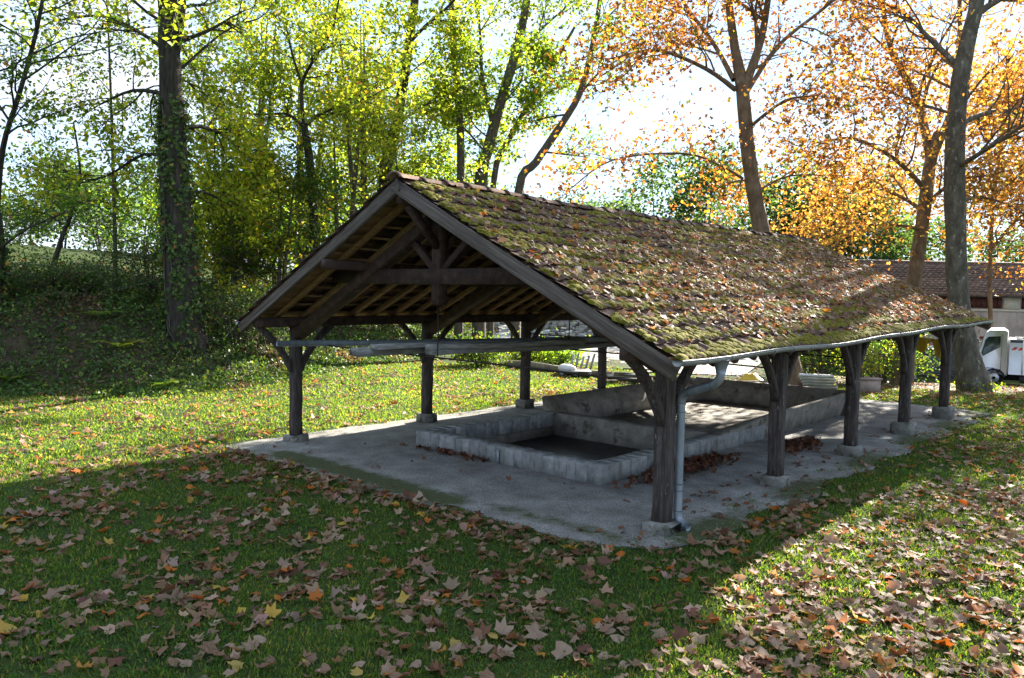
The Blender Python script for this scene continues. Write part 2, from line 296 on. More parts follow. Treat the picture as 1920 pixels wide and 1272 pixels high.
# leaf templates -------------------------------------------------------------
def plane_leaf(curl=0.0, fold=0.0, seed=None):
    ang = [270, 305, 335, 5, 32, 62, 90, 118, 148, 175, 205, 235]; rad = [.24, .36, .50, .37, .60, .44, .66, .44, .58, .38, .50, .36]
    V = [(0, 0, 0)]+[(r*math.cos(math.radians(a)), r*math.sin(math.radians(a)), 0) for a, r in zip(ang, rad)]
    V = np.array(V)
    if seed is not None: q = np.random.default_rng(seed); V[1:] *= q.uniform(.72, 1.18, (12, 1)); V[1:, :2] += q.normal(0, .03, (12, 2)); V[:, 0] *= q.uniform(.75, 1.1)
    V[:, 2] = curl*(V[:, 0]**2+V[:, 1]**2)+fold*np.abs(V[:, 0])+.07*np.sin(7*V[:, 0]+3*V[:, 1])+.05*np.sin(11*V[:, 1]-5*V[:, 0]+curl*9)
    return V, np.array([(0, i, i % 12+1) for i in range(1, 13)])
def small_leaf(k=0):
    V = np.array([(0, -.5, 0), (.3, .0, .06), (0, .55, -.05), (-.3, .0, .06)], float); return V, np.array([(0, 1, 2), (0, 2, 3)])
def lobed_small():
    V = np.array([(0, -.4, 0), (.5, -.18, .08), (.2, .08, .0), (.34, .42, .1), (0, .6, -.08), (-.34, .42, .1), (-.2, .08, 0), (-.5, -.18, .08)], float)
    return V, np.array([(0, 1, 2), (2, 3, 4), (0, 2, 4), (0, 4, 6), (6, 4, 5), (0, 6, 7)])
def rots(nrm, spin):
    """rotation matrices whose z axis is nrm, spun by spin"""
    nrm = nrm/np.linalg.norm(nrm, axis=1)[:, None]; ref = np.where(np.abs(nrm[:, 2:3]) < .9, np.array([[0, 0, 1.0]]), np.array([[1.0, 0, 0]]))
    a = np.cross(ref, nrm); a /= np.linalg.norm(a, axis=1)[:, None]; b = np.cross(nrm, a); c, s_ = np.cos(spin)[:, None], np.sin(spin)[:, None]
    return np.stack([a*c+b*s_, -a*s_+b*c, nrm], 1)        # rows: local axes
def scatter(mb, tpl, P, nrm, size, col):
    V, T = tpl; n = len(P)
    if n == 0: return
    Rm = rots(nrm, rng.uniform(0, 2*math.pi, n)); W = np.einsum('ij,njk->nik', V, Rm)*np.broadcast_to(size, (n,))[:, None, None]+P[:, None, :]
    k = len(V); mb.add(W.reshape(-1, 3), T=(T[None]+(np.arange(n)*k)[:, None, None]).reshape(-1, 3), col=np.repeat(col, k, axis=0))
def pick(pal, n, var=.18):
    """random colours out of a weighted palette"""
    w = np.array([p[0] for p in pal], float); c = np.array([p[1] for p in pal]); i = rng.choice(len(pal), n, p=w/w.sum())
    return np.clip(c[i]*(1+rng.normal(0, var, (n, 1)))*(1+rng.normal(0, .06, (n, 3))), .004, .9)

# ------------------------------------------------------------------ the ground
def axis(lo, hi, fine_lo, fine_hi, step):
    a = list(np.arange(fine_lo, fine_hi+1e-6, step)); s = step; x = fine_hi
    while x < hi: s *= 1.22; x += s; a.append(x)
    s = step; x = fine_lo; pre = []
    while x > lo: s *= 1.22; x -= s; pre.append(x)
    return np.array(pre[::-1]+a)
xs = axis(-900, 900, -24, 13, .3); ys = axis(-500, 900, -8, 34, .3)
X, Y = np.meshgrid(xs, ys); Z = terrain(X, Y)
g = MB(); nx, ny = len(xs), len(ys); I, J = np.meshgrid(np.arange(ny-1), np.arange(nx-1), indexing='ij')
g.add(np.stack([X, Y, Z], -1).reshape(-1, 3), Q=np.stack([I*nx+J, I*nx+J+1, (I+1)*nx+J+1, (I+1)*nx+J], -1).reshape(-1, 4))
ground = g.obj('ground', 'ground', None, True, kind='structure', label='lawn with a wooded bank rising behind it', category='ground')
dd = bank_d(X, Y); soil = smooth((dd-.1)/.8)*(1-smooth((dd-6.5)/3)); a = ground.data.attributes.new('soil', 'FLOAT', 'POINT'); a.data.foreach_set('value', soil.astype(np.float32).ravel())

# the screed floor under the roof: irregular sheet with a real edge
def apron():
    front = [(-.42, -1.0), (.6, -1.03), (1.6, -1.0), (2.75, -1.05), (3.7, -1.02), (4.35, -1.0), (4.45, -.86), (5.3, -.88), (6.05, -.90), (6.6, -.74), (7.0, -.42), (7.14, 0), (7.05, 1.2), (7.2, 2.6), (7.1, 4), (7.22, 5.2), (7.1, 7), (7.2, 9), (7.2, 11), (7.15, 12.7), (5, 12.85), (2, 12.8), (-.3, 12.7), (-.45, 9), (-.38, 5), (-.45, 2)]
    from mathutils.geometry import tessellate_polygon
    P = []
    for i, p in enumerate(front):
        q = front[(i+1) % len(front)]; L = math.hypot(q[0]-p[0], q[1]-p[1]); k = max(1, int(L/.25))
        for j in range(k): t = j/k; e = .035*math.sin(13*(p[0]+t*3)+7*p[1]+5*t*L)+.03*math.sin(31*(p[0]+t*2.1)+17*p[1])+(.09*math.sin(3.1*(p[1]+(q[1]-p[1])*t))+.05*math.sin(8.3*(p[1]+(q[1]-p[1])*t)) if p[0] > 6.9 else 0); P.append((p[0]+(q[0]-p[0])*t+e, p[1]+(q[1]-p[1])*t+e*.8))
    # grid inside, clipped to the outline
    st = .12; gx = np.arange(-.6, 7.8, st); gy = np.arange(-1.3, 13.0, st); GX, GY = np.meshgrid(gx, gy)
    poly = np.array(P); ins = np.zeros(GX.shape, bool); j = len(poly)-1
    for i in range(len(poly)):
        xi, yi = poly[i]; xj, yj = poly[j]
        ins ^= ((yi > GY) != (yj > GY)) & (GX < (xj-xi)*(GY-yi)/(yj-yi+1e-12)+xi); j = i
    # pull vertices of the border cells on to the outline
    V = np.stack([GX, GY], -1).reshape(-1, 2); insf = ins.ravel(); seg0 = poly; seg1 = np.roll(poly, -1, 0)
    W = len(gx); keep = np.zeros(len(V), bool); quads = []
    for r in range(len(gy)-1):
        for c in range(W-1):
            ids = (r*W+c, r*W+c+1, (r+1)*W+c+1, (r+1)*W+c)
            if 1.85 < V[ids[0]][0] < 4.75 and 1.35 < V[ids[0]][1] < 9.55: continue
            if sum(insf[k] for k in ids) >= 1: quads.append(ids); keep[list(ids)] = True
    for k in np.where(keep & ~insf)[0]:
        d = seg1-seg0; t = np.clip(((V[k]-seg0)*d).sum(1)/(d*d).sum(1), 0, 1); C = seg0+d*t[:, None]; V[k] = C[np.argmin(((C-V[k])**2).sum(1))]
    zt = .016+.006*lump(V[:, 0], V[:, 1], 1.5)
    mb = MB(); mb.add(np.column_stack([V, zt]), Q=np.array(quads))
    n = len(P); top = np.column_stack([poly, .016+.006*lump(poly[:, 0], poly[:, 1], 1.5)]); bot = np.column_stack([poly*1.0, np.full(n, -.12)])
    mb.add(np.concatenate([top, bot]), Q=[(i, i+n, (i+1) % n+n, (i+1) % n) for i in range(n)])
    o = mb.obj('paved_floor', 'apron', None, kind='structure', label='grey gravelly screed floor with mossy edges', category='floor')
    A = np.concatenate(mb.v); x, y = A[:, 0], A[:, 1]
    ms = .66*np.exp(-((y+.68+.02*x)/.30)**2)*smooth((x-.2)/.6)*(1-smooth((x-4.3)/.5)) + .45*np.exp(-((y+.55)/.22)**2)*smooth((x-4.4)/.5)*(1-smooth((x-6.4)/.5))
    ms += .62*np.exp(-((x-6.98)/.36)**2)*(.4+.6*np.sin(y*1.3+1)**2)*smooth((y+.7)/.5) + .30*np.exp(-((x+.25)/.2)**2)
    at = o.data.attributes.new('moss', 'FLOAT', 'POINT'); at.data.foreach_set('value', ms.astype(np.float32))
apron()

# gravel yard beyond the logs
def yard():
    mb = MB(); pts = [(-30, 24), (-13.5, 18.0), (-9.5, 16.2), (-6.5, 15.2), (-3, 15.6), (-1.5, 19), (-4, 27), (-12, 42), (-34, 50)]
    c = np.mean(pts, 0); n = len(pts); R = []
    for k in np.linspace(0, 1, 12): R += [(c[0]+(p[0]-c[0])*k, c[1]+(p[1]-c[1])*k) for p in pts]
    R = np.array(R); V = np.column_stack([R, terrain(R[:, 0], R[:, 1])+.03])
    mb.add(V, Q=[(i*n+j, i*n+(j+1) % n, (i+1)*n+(j+1) % n, (i+1)*n+j) for i in range(11) for j in range(n)])
    mb.obj('gravel_yard', 'gravel', None, kind='structure', label='pale grey gravel yard behind the logs', category='yard')
yard()

# ------------------------------------------------------------------ the wash house
W_, L_ = 6.65, 2.77
Y0, Y1 = -.74, 12.15
def roof(side, y, s, off=0.0):
    """point of the roof's upper surface: s = 0 ridge .. 1 eave; off along the outward normal"""
    t = (y-Y0)/(Y1-Y0)
    zr = 3.80+.05*t-.05*math.sin(math.pi*t); xr = 3.30
    if side > 0: xe, ze = 7.17, 1.855+.17*t**1.1-.02*math.sin(math.pi*t*2)
    else: xe, ze = -.36, 1.93+.03*t
    x = xr+(xe-xr)*s; z = zr+(ze-zr)*s-.035*math.sin(math.pi*s)+.012*math.sin(y*1.9+s*5)
    n = np.array([(zr-ze)*(1 if side > 0 else -1), 0, abs(xe-xr)]); n /= np.linalg.norm(n)
    return np.array([x, y, z])+n*off
def s_at(side, x): return (x-3.30)/((7.17 if side > 0 else -.36)-3.30)

wh = thing('wash_house', 'old open timber wash house with a mossy tiled gable roof', 'wash house', (3.3, 5.5, 0))

post_me = None
for side, X0 in ((-1, 0.0), (1, W_)):
    for k in range(5):
        y = k*L_; zt = (1.82 if side < 0 else 1.79)+(.02*k)
        ph = [.11, .13, .17, .22, .24][k] if side > 0 else [.11, .17, .19, .2, .2][k]
        mb = MB(); w = .168+rng.uniform(-.008, .008)
        nz_ = 9; pts = [(X0+rng.normal(0, .004), y+rng.normal(0, .004), ph+(zt-ph)*i/(nz_-1)) for i in range(nz_)]
        mb.path(pts, w, w, (0, 1, 0), .13, .0025)
        po = mb.obj('post', 'post', wh)
        pm = MB(); pw = .31 if k < 3 else .36
        pm.path([(X0, y, -.06), (X0, y, ph*.82), (X0, y, ph)], pw, pw, (0, 1, 0), .12, .010); pm.obj('plinth', 'plinth', po)
        for dy in (-1, 1):
            bm = MB(); reach = .68; P0 = np.array([X0, y+dy*.07, 1.12]); P2 = np.array([X0, y+dy*reach, zt+.03]); P1 = np.array([X0, y+dy*.22, 1.52])
            q = [P0*(1-t)**2+2*P1*t*(1-t)+P2*t*t for t in np.linspace(0, 1, 8)]
            bm.path(q, .085, .095, (1, 0, 0), .15, .003); bm.obj('brace', 'post', po)
# wall plates
for side, X0 in ((-1, 0.03), (1, W_-.01)):
    mb = MB(); zz = [1.90+.02*t for t in (0, 1)] if side < 0 else [1.865, 2.0]
    mb.path([(X0, Y0+.02+(Y1-Y0-.04)*t, zz[0]+(zz[1]-zz[0])*t) for t in np.linspace(0, 1, 9)], .15, .15, (0, 0, 1), .08, .003); mb.obj('wall_plate', 'beam', wh)
# ridge beam, purlins
mb = MB(); mb.path([roof(1, y, 0)-np.array([0, 0, .235]) for y in np.linspace(Y0+.03, Y1-.03, 10)], .11, .17, (0, 0, 1), .08, .002); mb.obj('ridge_beam', 'beam', wh)
for side in (-1, 1):
    for s in (.43,):
        mb = MB(); mb.path([roof(side, y, s, -.245) for y in np.linspace(Y0-.03, Y1-.03, 10)], .13, .13, (0, 0, 1), .08, .003); mb.obj('purlin', 'beam', wh)
# trusses
for k in range(5):
    y = k*L_
    for side in (-1, 1):
        mb = MB(); a = np.array([0.06 if side < 0 else W_-.06, y, 1.70]); b = roof(side, y, .085, -.35); mb.path([a, (a+b)/2+np.array([0, 0, .0]), b], .15, .20, (0, 1, 0), .07, .003); mb.obj('principal_rafter', 'beam', wh)
        mb = MB(); mb.bar((3.30+side*.07, y, 2.68), (3.30+side*.56, y, 3.09), .09, .10, (0, 1, 0), .1); mb.obj('strut', 'beam', wh)
    mb = MB(); mb.path([(1.05, y-.005, 2.615), (3.3, y-.005, 2.60), (5.5, y-.005, 2.615)], .16, .20, (0, 0, 1), .06, .003); mb.obj('collar_beam', 'beam', wh)
    mb = MB(); mb.path([(3.28, y, 2.245), (3.28, y, 3.0), (3.29, y, 3.52)], .15, .16, (0, 1, 0), .06, .002); kp = mb.obj('king_post', 'beam', wh)
    mb = MB(); mb.bar((3.30, y-.06, 2.98), (3.30, y-.56, 3.46), .09, .10, (1, 0, 0), .1); mb.obj('wind_brace', 'beam', wh)
    if k < 4: mb = MB(); mb.bar((3.30, y+.06, 2.98), (3.30, y+.56, 3.46), .09, .10, (1, 0, 0), .1); mb.obj('wind_brace', 'beam', wh)
    if k < 3:
        mb = MB(); mb.tube([(3.26, y, 2.25), (3.27, y, 1.9), (3.26, y, 1.57)], .009, 6); mb.obj('hanging_rod', 'iron', wh)
        mb = MB(); mb.tube([(.09, y, 1.58), (1.6, y, 1.565), (3.26, y, 1.555), (5, y, 1.54), (6.56, y, 1.51)], .012, 6); mb.obj('tie_rod', 'iron', wh)
# common rafters
for side in (-1, 1):
    ry = np.arange(-.34, 12.0, .46)
    for y in ry:
        mb = MB(); j = rng.uniform(-.02, .02); mb.path([roof(side, y+j, s, -.105) for s in (.02, .5, 1.0)], .065, .085, (0, 1, 0), .05, .002); mb.obj('rafter', 'warm_wood' if side < 0 else 'beam', wh)
    for s in np.linspace(.03, .985, 14):
        mb = MB(); mb.path([roof(side, y, s, -.045) for y in np.linspace(Y0+.02, Y1-.02, 8)], .04, .028, (0, 0, 1), .05); mb.obj('batten', 'warm_wood', wh)
    # soffit boards at the open gable and a wide board at the eave
    for i in range(17):
        s0, s1 = .02+i*.0575, .02+(i+.94)*.0575
        mb = MB(); jit = rng.uniform(-.003, .003)
        A = [roof(side, Y0+.03, s, o+jit) for s in (s0, s1) for o in (-.075, -.060)]; B = [roof(side, -.345, s, o+jit) for s in (s0, s1) for o in (-.075, -.060)]
        mb.add(A+B, Q=[(0, 2, 6, 4), (1, 5, 7, 3), (0, 4, 5, 1), (2, 3, 7, 6), (0, 1, 3, 2), (4, 6, 7, 5)]); mb.obj('soffit_board', 'warm_wood', wh)
    mb = MB(); A = [roof(side, y, s, -.064) for y in np.linspace(Y0+.05, Y1-.05, 14) for s in (.90, .955, 1.0)]
    mb.add(A, Q=[(i*3+j, i*3+j+1, i*3+j+4, i*3+j+3) for i in range(13) for j in (0, 1)]); A2 = [roof(side, y, s, -.050) for y in np.linspace(Y0+.05, Y1-.05, 14) for s in (.90, .955, 1.0)]
    mb.add(A2, Q=[(i*3+j, i*3+j+3, i*3+j+4, i*3+j+1) for i in range(13) for j in (0, 1)]); mb.obj('eave_board', 'warm_wood', wh)
    # barge boards at both ends
    for yb, d in ((Y0, -1), (Y1, 1)):
        mb = MB(); up = roof(side, yb, .5, 1)-roof(side, yb, .5, 0)
        mb.path([roof(side, yb, s, -.108) for s in (.0, .25, .5, .75, 1.02)], .03, .155, up, .08, .0015); gw = 'grey_wood_r' if side > 0 else 'grey_wood_l'; bb = mb.obj('barge_board', gw, wh)
        mb = MB(); mb.path([roof(side, yb+d*.02, s, -.158) for s in (.0, .25, .5, .75, 1.015)], .014, .045, up, .1, .0006); mb.obj('trim', gw, bb)

# tiles: interlocking clay tiles with a rolled side, in courses
NR = 13; TW = .222; NCOL = int((Y1-Y0+.08)/TW)
def tile_shape():
    # local x along the ridge 0..1, local y down the slope 0..1, z thickness
    xs_ = [0, .06, .14, .24, .5, .76, .86, .94, 1.0]; zs = [.012, .024, .022, .004, .0, .004, .020, .022, .010]
    V = []; 
    for yy in (0.0, 1.0):
        for xx, zz in zip(xs_, zs): V.append((xx, yy, zz))
    for yy in (1.0, 0.0):
        for xx, zz in zip(xs_, zs): V.append((xx, yy, zz-.016))
    n = len(xs_); Q = []
    for i in range(n-1): Q += [(i, i+n, i+n+1, i+1), (n+i, 2*n+i, 2*n+i+1, n+i+1), (2*n+i, 3*n+i, 3*n+i+1, 2*n+i+1)]
    return np.array(V), np.array(Q)
TV, TQ = tile_shape()
def tile_verts(side, r, c):
    y0 = Y0-.04+c*TW; s0 = max(0.004, r/NR-.018); s1 = (r+1)/NR+.012
    jy, js, jz, tw = rng.normal(0, .004), rng.normal(0, .0035), abs(rng.normal(0, .004)), rng.normal(0, .006)
    if rng.uniform() < .07: js += rng.uniform(.0, .022); jz += rng.uniform(.004, .016); tw += rng.normal(0, .018)
    out = []
    for x, yv, z in TV:
        yy = y0+jy+x*TW*1.04; s = s0+(s1-s0)*yv+js
        out.append(roof(side, yy, s, -.030+z+.040*yv+jz+tw*(x-.5)))
    return np.array(out)
cands = []
for r in range(NR):
    for c in range(NCOL): 
        P = roof(1, Y0+(c+.5)*TW, (r+.5)/NR); cands.append((np.linalg.norm(P-CAM), r, c))
cands.sort(); single = {(r, c) for _, r, c in cands[:298]}
rest = MB()
for r in range(NR):
    for c in range(NCOL):
        V = tile_verts(1, r, c)
        if (r, c) in single:
            mb = MB(); mb.add(V, Q=TQ); mb.obj('roof_tile', 'tile', wh)
        else: rest.add(V, Q=TQ)
        rest.add(tile_verts(-1, r, c), Q=TQ)
o = rest.obj('roof_tiles', 'tile', wh, kind='stuff')
# ridge tiles
rl = .39; nr_ = int((Y1-Y0+.1)/rl)
for i in range(nr_+1):
    y0 = Y0-.06+i*rl; mb = MB(); V = []; th = np.linspace(-1.15, 1.15, 9); dz = rng.normal(0, .006); dx = rng.normal(0, .006)
    for (yy, ra) in ((y0, .125), (y0+.05, .125), (y0+.052, .112), (y0+rl+.02, .105)):
        for off in (0, -.014):
            p = roof(1, yy, 0); V += [(p[0]+dx+(ra+off)*1.15*math.sin(t), yy, p[2]-.075+dz+(ra+off)*math.cos(t)) for t in th]
    n = 9; Q = []
    for kk in range(3):
        for j in range(n-1): a0 = kk*2*n+j; b0 = (kk+1)*2*n+j; Q += [(a0, a0+1, b0+1, b0), (a0+n, b0+n, b0+n+1, a0+n+1)]
    for j in range(n-1): Q += [(j, j+n, j+n+1, j+1), (6*n+j, 6*n+j+1, 7*n+j+1, 7*n+j)]
    mb.add(V, Q=Q); mb.obj('ridge_tile', 'tile', wh)

# gutters and downpipe
def gutter(side):
    mb = MB(); th = np.linspace(math.pi*1.02, math.pi*1.98, 9); yy = np.linspace(Y0-.04, Y1+.12, 30); r = .054; V = []
    for y in yy:
        p = roof(side, min(max(y, Y0), Y1), 1.0); cxg = p[0]+side*.05; cz = p[2]-.012+.006*math.sin(y*1.1)
        V += [(cxg+r*math.cos(t), y, cz+r*math.sin(t)) for t in th]+[(cxg+(r-.006)*math.cos(t), y, cz+(r-.006)*math.sin(t)) for t in th]
    n = 9; m = 18; Q = []
    for i in range(len(yy)-1):
        for j in range(n-1): Q += [(i*m+j, i*m+j+1, (i+1)*m+j+1, (i+1)*m+j), (i*m+n+j, (i+1)*m+n+j, (i+1)*m+n+j+1, i*m+n+j+1)]
        Q += [(i*m, (i+1)*m, (i+1)*m+n, i*m+n), (i*m+8, i*m+n+8, (i+1)*m+n+8, (i+1)*m+8)]
    T = []
    for b0 in (0, (len(yy)-1)*m): T += [(b0, b0+j, b0+j+1) for j in range(1, n-1)]
    mb.add(V, Q=Q, T=T); 
    # rolled outer bead
    bead = [(roof(side, min(max(y, Y0), Y1), 1)[0]+side*(.05+r), y, roof(side, min(max(y, Y0), Y1), 1)[2]-.010+.006*math.sin(y*1.1)) for y in yy]; mb.tube(bead, .007, 6)
    go = mb.obj('gutter', 'zinc_gutter', wh, True)
    for y in np.arange(-.3, 12, .5):
        p = roof(side, y, 1.0); c0 = np.array([p[0]+side*.05, y, p[2]-.012]); bm = MB()
        bm.path([c0+np.array([(r+.005)*math.cos(t), 0, (r+.005)*math.sin(t)]) for t in np.linspace(math.pi*1.0, math.pi*2.0, 9)], .022, .005, (0, .02, 1), .05); bm.obj('bracket', 'zinc_gutter', go)
gutter(1); gutter(-1)
pb = at_z(1271, 985, .08); PXp = np.array([6.90, -.02])
base = at_z(1270, 985, .05)[:2]
def downpipe():
    yo = at_x(1352, 690, 7.22)[1]; zo = roof(1, yo, 1)[2]-.07
    top = np.array([7.22, yo, zo]); b = np.array([base[0], base[1], 0])
    ctrl = [top+(0, 0, .03), top-(0, 0, .10), top-(0, 0, .17)]
    bend = [top-(0, 0, .17), top+(np.array([b[0], b[1], zo])-top)*.10-np.array([0, 0, .22]), top+(np.array([b[0], b[1], zo])-top)*.86-np.array([0, 0, .31]), np.array([b[0], b[1], zo-.40])]
    pts = []
    def qb(a, c, d, n=7): return [a*(1-t)**2+2*c*t*(1-t)+d*t*t for t in np.linspace(0, 1, n)]
    hz = np.array([b[0], b[1], 0])-np.array([top[0], top[1], 0])
    A = top-np.array([0, 0, .10]); K1 = top-np.array([0, 0, .19]); B1 = top+hz*.22-np.array([0, 0, .235]); B2 = top+hz*.80-np.array([0, 0, .33]); K2 = top+hz-np.array([0, 0, .365]); C = top+hz-np.array([0, 0, .46])
    pts = [top+np.array([0, 0, .02])]+qb(A, K1, B1)+qb(B2, K2, C)+[np.array([b[0], b[1], .62])]
    low = np.array([b[0], b[1], .16]); out = np.array([b[0]+.14, b[1]-.02, .06])
    pts += qb(low, np.array([b[0], b[1], .075]), out, 6)
    mb = MB(); rr = [.058]+[.043]*(len(pts)-1); mb.tube(pts, rr, 14, True); dp = mb.obj('downpipe', 'zinc', wh, True)
    mb = MB(); mb.tube([top+np.array([0, 0, .03]), top-np.array([0, 0, .06]), top-np.array([0, 0, .11])], [.085, .055, .047], 14); mb.obj('outlet', 'zinc', dp, True)
    for z, h in ((C[2]-.02, .035), (C[2]-.10, .02), (.46, .03), (.40, .02), (.19, .02)):
        mb = MB(); mb.tube([(b[0], b[1], z), (b[0], b[1], z+h*.3), (b[0], b[1], z+h)], [.047, .051, .047], 14); mb.obj('pipe_collar', 'zinc', dp, True)
    for q in (B1, B2):
        d = (B2-B1)/np.linalg.norm(B2-B1); mb = MB(); mb.tube([q-d*.012, q, q+d*.012], [.046, .050, .046], 14); mb.obj('pipe_collar', 'zinc', dp, True)
downpipe()

# things stored on the tie rods
def stored():
    def plank(p0, p1, w, h, lab, nm='stored_plank', mat='planks', grp=None):
        mb = MB(); p0 = np.array(p0, float); p1 = np.array(p1, float); mb.path([p0+(p1-p0)*t for t in np.linspace(0, 1, 5)], w, h, (0, 0, 1), .12, .010); return mb.obj(nm, mat, None, label=lab, category='plank' if 'plank' in nm else 'beam')
    plank((2.62, -.84, 1.615), (2.98, 3.05, 1.605), .20, .085, 'grey plank at the bottom of the bundle hung under the rafters')
    plank((2.80, -.66, 1.695), (3.12, 3.3, 1.685), .17, .065, 'narrow silvery plank on top of the hanging plank bundle')
    plank((3.06, .02, 1.606), (3.42, 4.6, 1.597), .16, .06, 'brown plank beside the hanging bundle, sticking out furthest back')
    plank((3.07, .0, 1.674), (3.38, 2.95, 1.665), .12, .07, 'square grey batten lying on the brown hanging plank', 'stored_batten')
    A = at_y(572, 637, -.25); B = np.array([1.9, 5.75, 1.66]); A[2] = 1.62
    mb = MB(); a0 = np.array([.62, -.72, 1.615]); b0 = np.array([2.45, 5.7, 1.60]); mb.tube([a0+(b0-a0)*t+np.array([0, 0, -.02*math.sin(math.pi*t)]) for t in np.linspace(0, 1, 9)], np.linspace(.045, .06, 9), 10)
    mb.obj('stored_pole', 'zinc', None, True, label='long grey round pole lying across the iron tie rods', category='pole')
stored()

# ------------------------------------------------------------------ the basin
def basin():
    ba = thing('wash_basin', 'long concrete wash basin with a low block rim and flared slabs', 'basin', (3.35, 5.5, 0))
    x0, x1, y0, yd, y1 = 1.60, 5.12, 1.10, 4.30, 9.95; H_ = .255; t = .26
    def blocks(px0, px1, fixed, axis_, outs, gaps=()):
        a = px0
        while a < px1-.05:
            w = min(rng.uniform(.145, .235), px1-a)
            if px1-a-w < .08: w = px1-a
            if not any(g0 < a+w/2 < g1 for g0, g1 in gaps):
                mb = MB(); dz = rng.normal(0, .003); do = rng.normal(0, .003)
                c = (a+w/2, fixed+do) if axis_ == 'x' else (fixed+do, a+w/2); s = (w-.006, t-.008) if axis_ == 'x' else (t-.008, w-.006)
                h = H_+dz; mb.path([(c[0], c[1], .0), (c[0], c[1], h-.012), (c[0], c[1], h)], s[0], s[1], (0, 1, 0), .05, .0025); mb.obj('coping_block', 'block', ba)
            a += w
    blocks(x0, x1, y0+t/2, 'x', -1, gaps=((3.33, 3.36),)); blocks(y0+t, 5.9, x1-t/2, 'y', 1); blocks(y0+t, 4.25, x0+t/2, 'y', -1)
    # mortar core a little behind the block faces
    mb = MB(); i = .014
    mb.box(((x0+x1)/2, y0+t/2, -.04), (x1-x0-2*i, t-2*i, .56)); mb.box((x1-t/2, (y0+t+5.9)/2, -.042), (t-2*i, 5.9-y0-t-.002, .555)); mb.box((x0+t/2, (y0+t+4.25)/2, -.042), (t-2*i, 4.25-y0-t-.002, .555))
    mb.obj('mortar', 'concrete', ba)
    mb = MB(); mb.box((x0+1.76, y0-.012, .12), (.035, .03, .2)); mb.obj('spout_pipe', 'zinc', ba)
    # lined faces of the front tank, floor and divider
    mb = MB(); mb.box((3.36, 2.85, -.20), (3.02, 3.02, .10)); mb.obj('tank_floor', 'silt', ba)
    mb = MB(); mb.path([(x0+t-.05, yd, .03), (2.6, yd+.004, .035), (3.6, yd, .03), (x1-t+.05, yd, .035)], .20, .44, (0, 0, 1), .08, .004); mb.obj('divider_wall', 'concrete', ba)
    mb = MB(); mb.box((3.36, 7.05, -.12), (3.0, 5.42, .28)); mb.obj('basin_floor', 'concrete', ba)
    # flared washing slabs: section (inner foot, inner knee, lip inner, lip outer, outer foot)
    def slab(sec_a, sec_b, pa, pb_, n=9):
        V = []; m = len(sec_a)
        for k in np.linspace(0, 1, n):
            for (u0, z0), (u1, z1) in zip(sec_a, sec_b):
                u = u0+(u1-u0)*k; z = z0+(z1-z0)*k; base_ = np.asarray(pa, float)+(np.asarray(pb_, float)-np.asarray(pa, float))*k; V.append((base_[0]+nrm[0]*u+rng.normal(0, .003), base_[1]+nrm[1]*u+rng.normal(0, .002), z+rng.normal(0, .0025)))
        Q = [(i*m+j, i*m+(j+1) % m, (i+1)*m+(j+1) % m, (i+1)*m+j) for i in range(n-1) for j in range(m)]
        T = [(0, j, j+1) for j in range(1, m-1)]+[((n-1)*m, (n-1)*m+j+1, (n-1)*m+j) for j in range(1, m-1)]
        mb = MB(); mb.add(V, Q=Q, T=T); return mb
    # u measured outward from the inner foot line
    low = [(0, -.02), (.0, .20), (.02, .255), (.26, .262), (.28, .255), (.28, -.02)]
    mid = [(0, -.02), (.0, .26), (.20, .40), (.26, .42), (.29, .39), (.24, -.02)]
    high = [(0, -.02), (.0, .27), (.30, .50), (.36, .51), (.38, .48), (.22, -.02)]
    full = [(0, -.02), (.0, .26), (.30, .50), (.36, .515), (.38, .48), (.24, -.02)]
    nrm = (1, 0); slab(low, mid, (4.83, 4.25), (4.83, 6.2)).obj('wash_slab', 'concrete', ba); slab(mid, high, (4.83, 6.202), (4.83, 9.65)).obj('wash_slab', 'concrete', ba)
    nrm = (-1, 0); slab(full, full, (1.90, 4.252), (1.90, 9.65)).obj('wash_slab', 'concrete', ba)
    nrm = (0, 1); slab(full, full, (1.58, 9.655), (5.17, 9.655)).obj('wash_slab', 'concrete', ba)
basin()


# ------------------------------------------------------------------ trees
def unit(v): v = np.asarray(v, float); return v/(np.linalg.norm(v)+1e-12)
def grow(mb, anc, p, d, L, r, lvl, maxl, nch, ang=.85, trop=.06, jit=.16, shrink=.52, curve=0.0):
    k = max(4, int(5-lvl*.5)); pts = [np.asarray(p, float)]; dirs = [unit(d)]; d = unit(d)
    for i in range(k):
        d = unit(d+rng.normal(0, jit, 3)+np.array([0, 0, trop])); pts.append(pts[-1]+d*L/k); dirs.append(d)
    rad = np.linspace(r, r*(.45 if lvl < maxl else .3), k+1); mb.tube(pts, rad, (8, 6, 5, 4, 3)[min(lvl, 4)], False)
    if lvl >= maxl:
        for t in (.15, .4, .6, .8, 1.0):
            f = t*k; i = min(int(f), k-1); anc.append(pts[i]+(pts[i+1]-pts[i])*(f-i))
        return
    for c in range(nch[lvl]):
        f = (rng.uniform(.22, 1.0) if c else 1.0)*k; i = min(int(f), k-1); q = pts[i]+(pts[i+1]-pts[i])*(f-i); ax = dirs[min(i+1, k)]
        o = unit(np.cross(ax, rng.normal(0, 1, 3))); th = ang*rng.uniform(.6, 1.2)*(1 if c else .35)
        grow(mb, anc, q, unit(ax*math.cos(th)+o*math.sin(th)), L*shrink*rng.uniform(.7, 1.25), r*rng.uniform(.32, .5), lvl+1, maxl, nch, ang, trop, jit, shrink)
